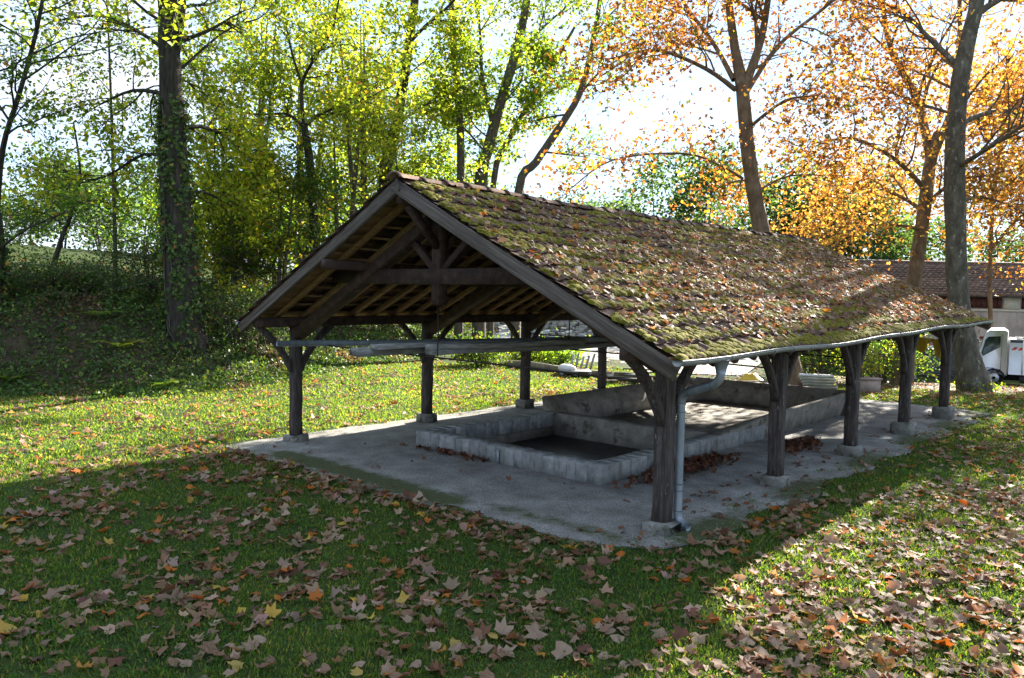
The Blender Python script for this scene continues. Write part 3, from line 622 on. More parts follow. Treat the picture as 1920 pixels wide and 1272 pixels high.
def sun_thin(P):
    """open crowns: fewer leaves where the lawn and the roof below stand in full sun"""
    X, Yv = P[:, 0]+.27*P[:, 2], P[:, 1]-2*P[:, 2]; pr = np.ones(len(P))
    pr[(X > -7) & (X < -.2) & (Yv > -6) & (Yv < 11)] = .32; pr[(X > 7.3) & (X < 15) & (Yv > -6) & (Yv < 13)] = .5; pr[(X > -.2) & (X < 7.3) & (Yv > -8) & (Yv < 8)] = .75
    return rng.uniform(0, 1, len(P)) < pr
def leaves_at(mb, anc, per, sig, size, pal, tpl, up=.25, thin=None):
    A = np.repeat(np.array(anc), per, axis=0); P = A+rng.normal(0, sig, A.shape)*np.array([1, 1, .8])
    if thin is not None: P = P[thin(P)]
    n = len(P); nr = rng.normal(0, 1, (n, 3)); nr[:, 2] = np.abs(nr[:, 2])+up
    hue = lump(P[:, 0]*.7, P[:, 1]*.7+P[:, 2]*.9, .9)[:, None]
    c = pick(pal, n)*(1+.16*hue); scatter(mb, tpl, P, nr, size*rng.uniform(.65, 1.3, n), np.clip(c, .004, .9))
def stem(mb, pts, rad, n=12, wob=.03):
    # smooth a coarse polyline
    pts = np.array(pts, float); k = len(pts); t = np.arange(k); tt = np.linspace(0, k-1, (k-1)*4+1)
    def cr(c):
        out = []
        for u in tt:
            i = min(int(u), k-2); f = u-i; p0, p1, p2, p3 = c[max(i-1, 0)], c[i], c[i+1], c[min(i+2, k-1)]
            out.append(.5*((2*p1)+(-p0+p2)*f+(2*p0-5*p1+4*p2-p3)*f*f+(-p0+3*p1-3*p2+p3)*f**3))
        return np.array(out)
    P = np.stack([cr(pts[:, a]) for a in range(3)], -1); R_ = np.interp(tt, t, rad); mb.tube(P, R_, n, False, wob); return P, R_
def ppts(pix, D): return [at_d(x, y, D) for x, y in pix]
def rooted(pix, D, r):
    """stem points from pixels at depth D, continued down to the terrain with a flared foot"""
    P = ppts(pix, D); b = P[0].copy(); g0 = tz(b[0], b[1])
    out = P
    if P[0][2] > g0+.35: out = [np.array([b[0], b[1], g0-.15]), np.array([b[0], b[1], g0+.30])]+P; rr = [r[0]*1.55, r[0]*1.15]+list(r)
    else: P[0][2] = g0-.15; rr = list(r)
    if bank_d(b[0], b[1]) > 0: out = [out[0]-np.array([0, 0, 1.1])]+out; rr = [rr[0]*1.15]+rr
    return out, rr

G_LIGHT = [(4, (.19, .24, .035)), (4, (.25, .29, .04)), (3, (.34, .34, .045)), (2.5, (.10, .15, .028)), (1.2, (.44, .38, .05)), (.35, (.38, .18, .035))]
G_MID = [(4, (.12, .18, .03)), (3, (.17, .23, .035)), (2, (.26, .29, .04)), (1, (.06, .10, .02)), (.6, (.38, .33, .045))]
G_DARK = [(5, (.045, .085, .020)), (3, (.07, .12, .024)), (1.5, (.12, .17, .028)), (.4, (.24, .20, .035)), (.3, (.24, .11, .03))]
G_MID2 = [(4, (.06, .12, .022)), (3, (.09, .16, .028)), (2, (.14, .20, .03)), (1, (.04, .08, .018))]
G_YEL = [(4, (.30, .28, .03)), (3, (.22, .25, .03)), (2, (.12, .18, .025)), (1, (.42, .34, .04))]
G_FAR = [(4, (.030, .055, .028)), (3, (.045, .078, .034)), (2, (.07, .10, .04))]
O_PAL = [(4, (.32, .15, .04)), (3, (.38, .21, .045)), (3, (.22, .085, .03)), (1.6, (.44, .30, .06)), (2, (.14, .06, .025)), (.5, (.20, .20, .04))]
O_BRT = [(4, (.36, .20, .06)), (4, (.43, .29, .08)), (2.5, (.27, .135, .045)), (1.5, (.46, .37, .10)), (2, (.18, .09, .035))]
O_THIN = [(4, (.25, .10, .034)), (3, (.34, .17, .04)), (3, (.14, .06, .026)), (2, (.44, .28, .04)), (1.2, (.10, .12, .02))]

def limb(mb, anc, pts, r0, r1, nch, L, maxl=2, ang=.9, trop=.03, start=.25, jit=.16):
    """a main branch along given points that carries smaller branches"""
    P, R_ = stem(mb, pts, np.linspace(r0, r1, len(pts)), 8, .02); k = len(P)
    for c in range(nch[0]):
        i = int((start+(1-start)*(c+rng.uniform(0, 1))/nch[0])*(k-1)); i = min(i, k-2); ax = unit(P[i+1]-P[i]); o = unit(np.cross(ax, rng.normal(0, 1, 3))); th = ang*rng.uniform(.6, 1.15)
        grow(mb, anc, P[i], unit(ax*math.cos(th)+o*math.sin(th)), L*rng.uniform(.65, 1.2), max(R_[i]*.5, .012), 1, maxl, (0,)+tuple(nch[1:]), ang, trop, jit)
    grow(mb, anc, P[-1], unit(P[-1]-P[-2]), L*.9, r1*.8, 1, maxl, (0,)+tuple(nch[1:]), ang, trop, jit)

def tree(name, label, pix, D, rad, limbs, bark, leafmat, pal, tpl, size, per, sig, auto=None, group=None, extra=None, thin=None, base=None):
    P, rr = rooted(pix, D, rad)
    t = thing(name, label, 'tree', (P[0][0], P[0][1], tz(P[0][0], P[0][1])), group)
    tm = MB(); SP, SR = stem(tm, P, rr, 14, .035); bm = MB(); anc = []
    for pts, r0, r1, nch, L in limbs: limb(bm, anc, pts, r0, r1, nch, L)
    if auto:
        n, z0, z1, L, nch, trop = auto
        for c in range(n):
            z = z0+(z1-z0)*(c+rng.uniform(0, 1))/n; i = int(np.argmin(np.abs(SP[:, 2]-z))); a_ = rng.uniform(0, 2*math.pi)+c*2.4; f = (z-z0)/(z1-z0)
            d = np.array([math.cos(a_), math.sin(a_), .25+.6*f]); grow(bm, anc, SP[i], d, L*(1.1-.45*f)*rng.uniform(.75, 1.2), max(SR[i]*.17, .018), 0, 2, nch, .8, trop)
    tm.obj('trunk', bark, t, True); 
    if bm.n: bm.obj('branches', bark, t, True)
    cm = MB(); leaves_at(cm, anc, per, sig, size, pal, tpl, thin=thin or sun_thin)
    if cm.n: cm.obj('crown', leafmat, t)
    if extra: extra(t, SP, SR)
    return t
SL, LS = small_leaf(), lobed_small()
def up_pts(p, n, step, lean=(0, 0)): return [p+np.array([lean[0]*i, lean[1]*i, step*i]) for i in range(n)]

# the plane trees beyond the far gable
def L_(D, *pix): return [at_d(x, y, D+dz) for x, y, dz in pix]
tree('plane_tree', 'tall bare-stemmed plane tree rising behind the middle of the roof ridge', [(1493, 714), (1480, 690), (1462, 600), (1427, 430), (1405, 300), (1392, 170), (1378, 90), (1360, -40)], 24, [.46, .36, .30, .24, .22, .20, .14, .10],
     [(L_(24, (1392, 175, 0), (1428, 70, -.3), (1445, -40, -.6)), .15, .08, (7, 5, 4), 1.8),
      (L_(24, (1376, 150, 0), (1340, 85, .8), (1285, 10, 1.6), (1250, -60, 2)), .09, .04, (8, 5, 4), 1.9),
      (L_(24, (1378, 168, 0), (1325, 130, -1), (1235, 95, -2), (1150, 110, -2.6)), .08, .03, (9, 5, 4), 1.7),
      (L_(24, (1392, 335, 0), (1350, 310, -.6), (1280, 288, -1.2), (1150, 300, -2), (1075, 350, -2.4)), .05, .015, (9, 4, 3), 1.2),
      (L_(24, (1402, 170, 0), (1460, 85, 1), (1540, 20, 1.8), (1600, -30, 2.2)), .08, .03, (8, 5, 4), 1.8),
      (L_(24, (1404, 240, 0), (1470, 190, -1.2), (1530, 180, -2.2)), .06, .02, (7, 4, 4), 1.5),
      (L_(24, (1418, 360, 0), (1480, 330, 1), (1560, 330, 2)), .045, .015, (6, 4, 3), 1.3),
      (L_(24, (1412, 340, 0), (1380, 340, 1.5), (1330, 360, 2.5)), .045, .015, (7, 4, 4), 1.3)],
     'bark_orange', 'orange_leaf', O_THIN, LS, .12, 8, .42, auto=(3, 10.5, 13, 2.6, (4, 3, 3), .06), group='plane trees by the wash house')
tree('plane_tree', 'forked plane tree with amber leaves between the wash house and the farm building', [(1690, 712), (1700, 640), (1712, 545), (1732, 400), (1745, 300), (1760, 250)], 29, [.42, .32, .26, .23, .21, .17],
     [(L_(29, (1745, 300, 0), (1720, 190, .5), (1670, 90, 1), (1650, -30, 1)), .17, .07, (9, 6, 4), 2.6),
      (L_(29, (1750, 290, 0), (1785, 200, .6), (1800, 60, 1), (1795, -60, 1)), .16, .06, (8, 6, 4), 2.6),
      (L_(29, (1738, 360, 0), (1680, 300, -1.5), (1600, 260, -2.8), (1540, 270, -3.4)), .10, .03, (11, 6, 5), 2.1),
      (L_(29, (1735, 400, 0), (1690, 370, 1.2), (1620, 350, 2.4), (1540, 400, 3.2)), .09, .03, (11, 6, 5), 2.1),
      (L_(29, (1728, 430, 0), (1660, 420, -1), (1600, 430, -2), (1560, 470, -2.6)), .07, .02, (9, 6, 5), 1.7),
      (L_(29, (1740, 380, 0), (1790, 340, -2), (1850, 330, -3)), .08, .03, (8, 6, 5), 2)],
     'bark_orange', 'orange_leaf', O_BRT, LS, .125, 5, .6, group='plane trees by the wash house')
def p3_extra(t, SP, SR):
    mb = MB(); b = SP[0]; P = b+np.column_stack([rng.normal(0, .42, 300), rng.normal(0, .42, 300), rng.uniform(.1, .5, 300)]); scatter(mb, SL, P, rng.normal(0, 1, (300, 3)), .10, pick(G_MID, 300)); mb.obj('foliage', 'green_leaf', t)
tree('plane_tree', 'stout straight plane tree with a flared mottled foot by the far corner post', [(1832, 740), (1824, 715), (1812, 660), (1800, 590), (1793, 480), (1790, 300), (1800, 150), (1826, 30), (1845, -60)], 24, [.56, .47, .36, .31, .29, .285, .25, .21, .17],
     [(L_(24, (1797, 235, 0), (1850, 212, 1), (1930, 200, 2), (2010, 160, 3)), .10, .04, (10, 6, 5), 2.2),
      (L_(24, (1795, 315, 0), (1850, 280, -1.5), (1930, 230, -2.6), (1990, 215, -3.2)), .08, .03, (10, 6, 5), 2.0),
      (L_(24, (1802, 130, 0), (1745, 75, .8), (1695, 25, 1.6), (1640, 0, 2)), .10, .03, (9, 6, 5), 2.0),
      (L_(24, (1796, 215, 0), (1740, 200, 1.8), (1660, 170, 3), (1600, 160, 4)), .06, .02, (9, 6, 4), 1.8),
      (L_(24, (1826, 30, 0), (1890, -10, .6), (1960, -40, 1)), .12, .05, (8, 6, 5), 2.2),
      (L_(24, (1793, 380, 0), (1840, 370, 2), (1900, 390, 3.5), (1960, 430, 4.4)), .07, .02, (9, 6, 5), 1.8)],
     'bark', 'orange_leaf', O_PAL, LS, .12, 7, .5, group='plane trees by the wash house', extra=p3_extra)
tree('plane_tree', 'slender golden plane tree standing in front of the farm building, half hidden', [(1858, 640), (1856, 520), (1862, 380), (1880, 240), (1890, 100)], 33, [.09, .085, .08, .07, .05],
     [(L_(33, (1858, 470, 0), (1890, 430, -.8), (1940, 380, -1.4)), .09, .03, (8, 6, 5), 2.2)],
     'bark_orange', 'orange_leaf', O_BRT, LS, .16, 3, .40, auto=(14, 5.0, 11, 3.4, (6, 5, 4), .05), group='plane trees by the wash house')
tree('plane_tree', 'orange plane tree beyond the parked truck', [(2020, 690), (2010, 500), (2000, 300), (2005, 100)], 30, [.4, .33, .26, .16], [],
     'bark', 'orange_leaf', O_BRT, LS, .19, 2, .28, auto=(12, 4.5, 11, 3.6, (6, 5, 4), .05), group='plane trees by the wash house')

# the wood on the bank
def ivy(n, z0, z1, spread=1.0):
    def f(t, SP, SR):
        mb = MB(); zz = rng.uniform(z0, z1, n)+SP[0][2]; i = np.array([int(np.argmin(np.abs(SP[:, 2]-z))) for z in zz]); a_ = rng.uniform(0, 2*math.pi, n)
        nr = np.column_stack([np.cos(a_), np.sin(a_), rng.normal(.2, .3, n)]); P = SP[i]+nr*np.array([1, 1, .0])*(SR[i]+rng.uniform(.0, .16, n)*spread)[:, None]; P[:, 2] = zz
        keep = lump(a_*2.2, zz*1.2, 1) > -.25; P, nr = P[keep], nr[keep]; m = len(P)
        scatter(mb, LS, P, nr+rng.normal(0, .4, (m, 3)), rng.uniform(.07, .13, m), pick(G_DARK, m)); mb.obj('ivy', 'dull_leaf', t)
        vm = MB()
        for q in range(5):
            a0 = rng.uniform(0, 6.28); sel = [j for j in range(len(SP)) if SP[j, 2]-SP[0][2] < z1]; vm.tube([SP[j]+np.array([math.cos(a0+.25*math.sin(j*.9+q)), math.sin(a0+.25*math.sin(j*.9+q)), 0])*(SR[j]+.015) for j in sel], .018, 5, False)
        vm.obj('ivy_stem', 'bark_grey', t, True)
    return f
tree('ivy_clad_tree', 'massive ivy-clad oak trunk standing on the shaded bank', [(352, 650), (346, 600), (338, 480), (327, 340), (321, 200), (317, 80), (312, -50), (308, -200)], 20.5, [.56, .46, .39, .335, .29, .26, .24, .19],
     [(L_(20.5, (326, 110, 0), (338, 40, -.2), (346, -60, -.4)), .14, .09, (6, 5, 4), 2.2),
      (L_(20.5, (325, 300, 0), (270, 290, .5), (200, 330, 1.0), (120, 350, 1.2)), .055, .02, (9, 6, 5), 1.5),
      (L_(20.5, (330, 240, 0), (390, 240, .8), (440, 270, 1.6)), .07, .02, (9, 6, 4), 1.3),
      (L_(20.5, (318, 100, 0), (260, 60, .8), (190, 30, 1.4), (100, 40, 2)), .06, .03, (9, 6, 4), 1.9),
      (L_(20.5, (322, 180, 0), (250, 170, .8), (180, 200, 1.6)), .07, .02, (8, 5, 4), 1.5),
      (L_(20.5, (335, 370, 0), (380, 360, .9), (440, 390, 1.8)), .06, .02, (9, 6, 4), 1.1)],
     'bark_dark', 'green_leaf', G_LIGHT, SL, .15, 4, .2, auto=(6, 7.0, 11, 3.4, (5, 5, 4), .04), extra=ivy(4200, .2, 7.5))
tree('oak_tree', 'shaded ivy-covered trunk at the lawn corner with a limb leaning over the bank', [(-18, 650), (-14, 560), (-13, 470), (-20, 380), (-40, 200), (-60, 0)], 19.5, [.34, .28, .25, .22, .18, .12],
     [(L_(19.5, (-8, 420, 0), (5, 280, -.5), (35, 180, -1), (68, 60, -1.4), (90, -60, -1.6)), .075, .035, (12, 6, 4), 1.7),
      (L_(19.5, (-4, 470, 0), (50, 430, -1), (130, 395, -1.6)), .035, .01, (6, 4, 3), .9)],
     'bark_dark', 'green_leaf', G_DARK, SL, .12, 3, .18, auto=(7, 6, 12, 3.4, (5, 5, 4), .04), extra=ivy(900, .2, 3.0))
tree('bank_sapling', 'thin crooked sapling on the bank before the sloping field', [(92, 540), (100, 500), (118, 440), (140, 385), (150, 320), (138, 230)], 22, [.09, .075, .06, .05, .035, .02],
     [(L_(22, (118, 420, 0), (75, 400, .3), (20, 430, .6)), .03, .01, (6, 4, 3), .7), (L_(22, (140, 380, 0), (200, 380, .3), (260, 420, .6)), .03, .01, (6, 4, 3), .8), (L_(22, (145, 340, 0), (100, 310, .2), (50, 320, .5)), .025, .008, (6, 4, 3), .8)],
     'bark_dark', 'green_leaf', G_DARK, SL, .10, 2, .14)
tree('bank_sapling', 'straight thin sapling on the bank between the field and the big trunk', [(215, 560), (216, 480), (214, 380), (210, 250), (205, 100), (200, 0)], 23, [.07, .06, .05, .04, .03, .02], [],
     'bark_grey', 'green_leaf', G_DARK, SL, .10, 3, .18, auto=(10, 3.5, 9.5, 1.7, (4, 4, 4), .04))
tree('hazel_tree', 'spreading crooked small tree with yellow-green leaves beside the gable', [(592, 560), (588, 400), (580, 300), (570, 235)], 26, [.17, .15, .14, .12],
     [(L_(26, (570, 238, 0), (600, 215, -.3), (650, 195, -.8), (700, 180, -1.4)), .07, .02, (10, 6, 4), 1.6), (L_(26, (570, 240, 0), (540, 215, .3), (490, 215, .8), (440, 210, 1.4)), .06, .02, (10, 6, 4), 1.6),
      (L_(26, (570, 238, 0), (566, 160, 0), (590, 110, -.3), (625, 50, -.6), (640, -40, -.8)), .07, .025, (11, 6, 4), 1.7), (L_(26, (566, 160, 0), (545, 90, .4), (530, 10, .8)), .05, .02, (9, 6, 4), 1.6)],
     'bark_dark', 'green_leaf', G_LIGHT, SL, .15, 4, .2)
# stems that rise behind the roof
tree('ivy_clad_tree', 'tall slightly leaning trunk with a vine behind the gable peak', [(722, 335), (740, 250), (762, 120), (778, 0), (786, -80)], 32, [.25, .22, .19, .17, .13],
     [(L_(32, (768, 80, 0), (802, 45, -.4), (845, 8, -.8), (880, -40, -1)), .08, .04, (9, 6, 4), 2), (L_(32, (742, 240, 0), (790, 200, .6), (830, 190, 1)), .06, .02, (9, 6, 4), 1.7), (L_(32, (735, 270, 0), (690, 230, -.6), (650, 200, -1)), .06, .02, (9, 6, 4), 1.7),
      (L_(32, (755, 170, 0), (700, 110, .6), (660, 80, 1)), .07, .02, (9, 6, 4), 1.7)],
     'bark_dark', 'green_leaf', G_LIGHT, SL, .19, 4, .26, auto=(4, 9, 12, 2.6, (5, 4, 4), .04), extra=ivy(900, .3, 8))
tree('alder_tree', 'slim grey tree stem standing straight behind the roof', [(864, 340), (862, 220), (852, 110), (846, 0), (840, -80)], 33, [.17, .155, .14, .12, .09],
     [(L_(33, (862, 240, 0), (830, 210, .4), (800, 200, .7)), .05, .02, (8, 5, 4), 1.5)],
     'bark_grey', 'green_leaf', G_MID, SL, .18, 4, .26, auto=(6, 8.0, 12, 2.2, (5, 4, 4), .03))
tree('alder_tree', 'thick leafy tree stem leaning above the roof, the stoutest of its clump', [(902, 345), (915, 280), (937, 200), (962, 115), (985, 20), (995, -70)], 33, [.26, .24, .22, .20, .17, .13],
     [(L_(33, (925, 240, 0), (905, 150, -.3), (900, 60, -.6), (890, -30, -.8)), .10, .03, (10, 6, 4), 1.8), (L_(33, (962, 115, 0), (1010, 60, .5), (1060, 15, 1)), .08, .03, (9, 6, 4), 1.8), (L_(33, (912, 290, 0), (870, 240, .6), (820, 200, 1.2)), .06, .02, (9, 6, 4), 1.5)],
     'bark_grey', 'green_leaf', G_MID, SL, .18, 4, .26, auto=(5, 8.2, 12, 2.4, (5, 4, 4), .03), extra=ivy(700, 3, 9))
tree('alder_tree', 'thin forked stem slanting out of the clump behind the roof', [(925, 345), (958, 255), (1005, 175), (1050, 100), (1078, 50)], 33.5, [.13, .12, .10, .08, .05],
     [(L_(33.5, (985, 210, 0), (1040, 150, .2), (1075, 130, .4)), .05, .02, (7, 5, 4), 1.3)],
     'bark_grey', 'green_leaf', G_MID, SL, .18, 4, .24, auto=(5, 8.3, 12, 1.7, (5, 4, 4), .03))
tree('alder_tree', 'bare grey stem slanting steeply to one side behind the roof ridge', [(972, 362), (1005, 305), (1045, 245), (1085, 180), (1108, 100), (1125, 0), (1130, -80)], 32, [.18, .165, .15, .13, .11, .09, .06],
     [(L_(32, (1062, 215, 0), (1030, 220, .5), (1000, 228, .9)), .05, .02, (5, 4, 3), 1.0), (L_(32, (1085, 180, 0), (1120, 140, -.4), (1160, 110, -.8)), .06, .02, (9, 5, 4), 1.5), (L_(32, (1020, 285, 0), (1060, 290, .4), (1100, 295, .6)), .05, .015, (8, 5, 4), 1.1), (L_(32, (1100, 130, 0), (1120, 60, -.6), (1170, 0, -1)), .06, .02, (9, 5, 4), 1.6)],
     'bark_grey', 'green_leaf', [(3, (.06, .12, .02)), (2, (.12, .17, .025)), (1, (.30, .26, .03)), (1.3, (.32, .14, .03))], SL, .18, 4, .22)

# leafy undergrowth trees that close the wood
def bushy(name, label, px, D, ztop, zlow, wid, nleaf, pal, size, lev=2, bark='bark_grey', nst=3, group=None, leafmat='green_leaf', cat='tree', tpl=None):
    b = at_d(px, 600, D); g0 = tz(b[0], b[1]); t = thing(name, label, cat, (b[0], b[1], g0), group); tm = MB(); bm = MB(); anc = []
    for i in range(nst):
        a_ = rng.uniform(0, 6.28); ln = rng.uniform(.05, .3)*wid; q = [np.array([b[0]+.1*math.cos(a_), b[1]+.1*math.sin(a_), g0-.1])]
        for k in range(1, 5): q.append(q[0]+np.array([ln*math.cos(a_)*k/4, ln*math.sin(a_)*k/4, (ztop-.2)*k/4*rng.uniform(.85, 1)]))
        SP, SR = stem(tm, q, np.linspace(.03+.012*ztop, .012, 5), 7, .03)
        for c in range(9):
            z = zlow+(ztop-zlow)*(c+rng.uniform(0, 1))/9; j = int(np.argmin(np.abs(SP[:, 2]-g0-z))); a2 = rng.uniform(0, 6.28); f = (z-zlow)/(ztop-zlow)
            grow(bm, anc, SP[j], (math.cos(a2), math.sin(a2), .35), wid*.5*(1.05-.5*f)*rng.uniform(.7, 1.2), max(SR[j]*.5, .012), 3-lev, 3, (4, 4, 3, 3) if lev == 2 else (0, 0, 5), .85, .03)
    tm.obj('trunk', bark, t, True); bm.obj('branches', bark, t, True)
    per = max(1, int(nleaf/len(anc))); cm = MB(); leaves_at(cm, anc, per, size*(1.5 if lev == 2 else 2.4), size, pal, tpl or SL); cm.obj('crown', leafmat, t); return t
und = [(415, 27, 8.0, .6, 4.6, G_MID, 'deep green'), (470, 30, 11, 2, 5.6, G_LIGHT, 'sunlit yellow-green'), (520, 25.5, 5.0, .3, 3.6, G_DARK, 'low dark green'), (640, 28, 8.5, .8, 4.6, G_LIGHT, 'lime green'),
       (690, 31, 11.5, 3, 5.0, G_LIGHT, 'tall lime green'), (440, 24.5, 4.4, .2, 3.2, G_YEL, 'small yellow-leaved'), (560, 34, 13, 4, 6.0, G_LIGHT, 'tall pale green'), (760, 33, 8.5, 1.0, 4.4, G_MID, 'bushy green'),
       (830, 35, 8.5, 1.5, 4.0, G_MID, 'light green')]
for px, D, zt, zl, wd, pal, w in und:
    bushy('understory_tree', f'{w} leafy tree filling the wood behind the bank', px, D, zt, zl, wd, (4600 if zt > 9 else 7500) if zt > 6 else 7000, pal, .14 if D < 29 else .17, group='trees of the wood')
for px, D, zt, pal, w in [(1050, 27, .5, [(1, (.13, .22, .03)), (1, (.18, .26, .035))], 'bright lime bush in sun beside the gravel yard'), (985, 27, .55, G_MID, 'sunlit green bush behind the far post row'), (905, 26, .7, G_DARK, 'low leafy bush at the end of the wooded bank'),
                          (1550, 27, 2.3, G_DARK, 'glossy green shrub behind the white pipes'), (1600, 28, 2.6, G_MID2, 'dense green shrub behind the concrete trough'), (1660, 30, 2.6, G_DARK, 'dark green shrub beside the roller door'), (1520, 30, 3.0, G_DARK, 'tall dark shrub behind the stout mossy trunk foot')]:
    bushy('shrub', w, px, D, zt, .1 if zt > 1 else .02, 2.6 if zt > 1 else 1.3, 5200 if zt > 1 else 3000, pal, .10, lev=1, nst=5, cat='shrub')
bushy('shrub', 'shrub with arching shoots growing in the concrete trough', 1630, 22.3, 1.5, .35, 1.3, 1800, G_LIGHT, .07, lev=1, nst=5, cat='shrub')
for px, D, w in [(60, 20.5, 'by the corner trunk'), (170, 20.5, 'below the crooked sapling'), (290, 22.5, 'between the saplings and the massive trunk'), (440, 21.5, 'beside the massive ivy-clad trunk'), (500, 23, 'behind the front corner post')]:
    bushy('bramble_bush', f'dark bramble bush on the bank {w}', px, D, .55 if px < 200 else 1.4, .03, 2.2, 3600, G_DARK, .075, lev=1, nst=5, cat='bush', leafmat='dull_leaf', group='brambles on the bank')

for px, D, w in [(330, 46, 'paler'), (420, 44, 'rounder'), (500, 47, 'darker'), (590, 45, 'wider'), (680, 48, 'flatter'), (770, 46, 'denser'), (860, 47, 'lower')]:
    bushy('far_bush', f'{w} green bush closing the view low between the wood stems', px, D, 2.6 if px < 450 else 4.2, .0, 7.5, 3000, G_MID2, .24, lev=1, nst=3, cat='bush', group='bushes behind the wood')
# far trees
far = [(120, 62, 5.5, 9), (190, 58, 5, 8), (265, 70, 8, 10), (60, 75, 4, 10), (1240, 60, 12.8, 6.5), (1300, 58, 12.6, 6.5), (1355, 64, 11, 7), (1160, 75, 9.5, 6), (1110, 80, 8.0, 8), (1470, 52, 9.4, 5.5), (1525, 50, 9.6, 5.5), (1585, 52, 10.2, 6), (1645, 56, 10, 6), (1010, 70, 7, 9), (920, 66, 8, 9), (820, 64, 9, 9), (700, 62, 11, 9), (1750, 62, 8, 8), (1890, 62, 8, 8)]
for i, (px, D, zt, wd) in enumerate(far):
    lab = 'round grey-green bush tree on the edge of the sloping field' if px < 300 else (('tall dark tree behind the bare-stemmed plane tree' if 1200 < px < 1400 else 'dark tree between the bare-stemmed and the forked plane tree' if 1400 < px < 1700 else 'dark tree behind the farm building roof' if px > 1700 else 'low hazy tree on the skyline over the ridge') if px > 1000 else 'far green tree deep in the wood')
    bushy('far_tree', lab, px, D, zt, .4, wd, 3600 if px < 1000 else 5000, G_FAR, .32, lev=1, nst=2, group='distant trees')

# ------------------------------------------------------------------ farm building, truck and yard things
def fr(px, D): 
    """origin on the facade line at depth D for picture column px, horizontal axes along the facade and away"""
    return CAM[:2]+FH*D*1.0+RH*((px-CX)/FPX*D)
def zpx(px, py, D): return float(at_d(px, py, D)[2])
ax3 = lambda a, b, z, O: np.array([O[0]+RH[0]*a+FH[0]*b, O[1]+RH[1]*a+FH[1]*b, z])
YW = math.atan2(RH[1], RH[0])
class FB(MB):
    def __init__(s, O): super().__init__(); s.O = O
    def bx(s, a0, a1, b0, b1, z0, z1): c = ax3((a0+a1)/2, (b0+b1)/2, (z0+z1)/2, s.O); s.box(c, (abs(a1-a0), abs(b1-b0), abs(z1-z0)), YW); return s
    def prof(s, pts, b0, b1, taper=0.0):
        """side outline (a, z) pushed from b0 to b1"""
        from mathutils.geometry import tessellate_polygon
        n = len(pts); ca = np.mean([p[0] for p in pts]); cz = np.mean([p[1] for p in pts])
        rings = [(b0, 1-taper), (b0+.05, 1.0), (b1-.05, 1.0), (b1, 1-taper)] if taper else [(b0, 1), (b1, 1)]
        V = [ax3(ca+(a-ca)*k, b, cz+(z-cz)*k, s.O) for b, k in rings for a, z in pts]; m = len(rings)
        Q = [(i*n+j, i*n+(j+1) % n, (i+1)*n+(j+1) % n, (i+1)*n+j) for i in range(m-1) for j in range(n)]
        tr = tessellate_polygon([[Vector((a, z, 0)) for a, z in pts]]); T = [t for t in tr]+[tuple(x+(m-1)*n for x in reversed(t)) for t in tr]
        s.add(V, T=T, Q=Q); return s
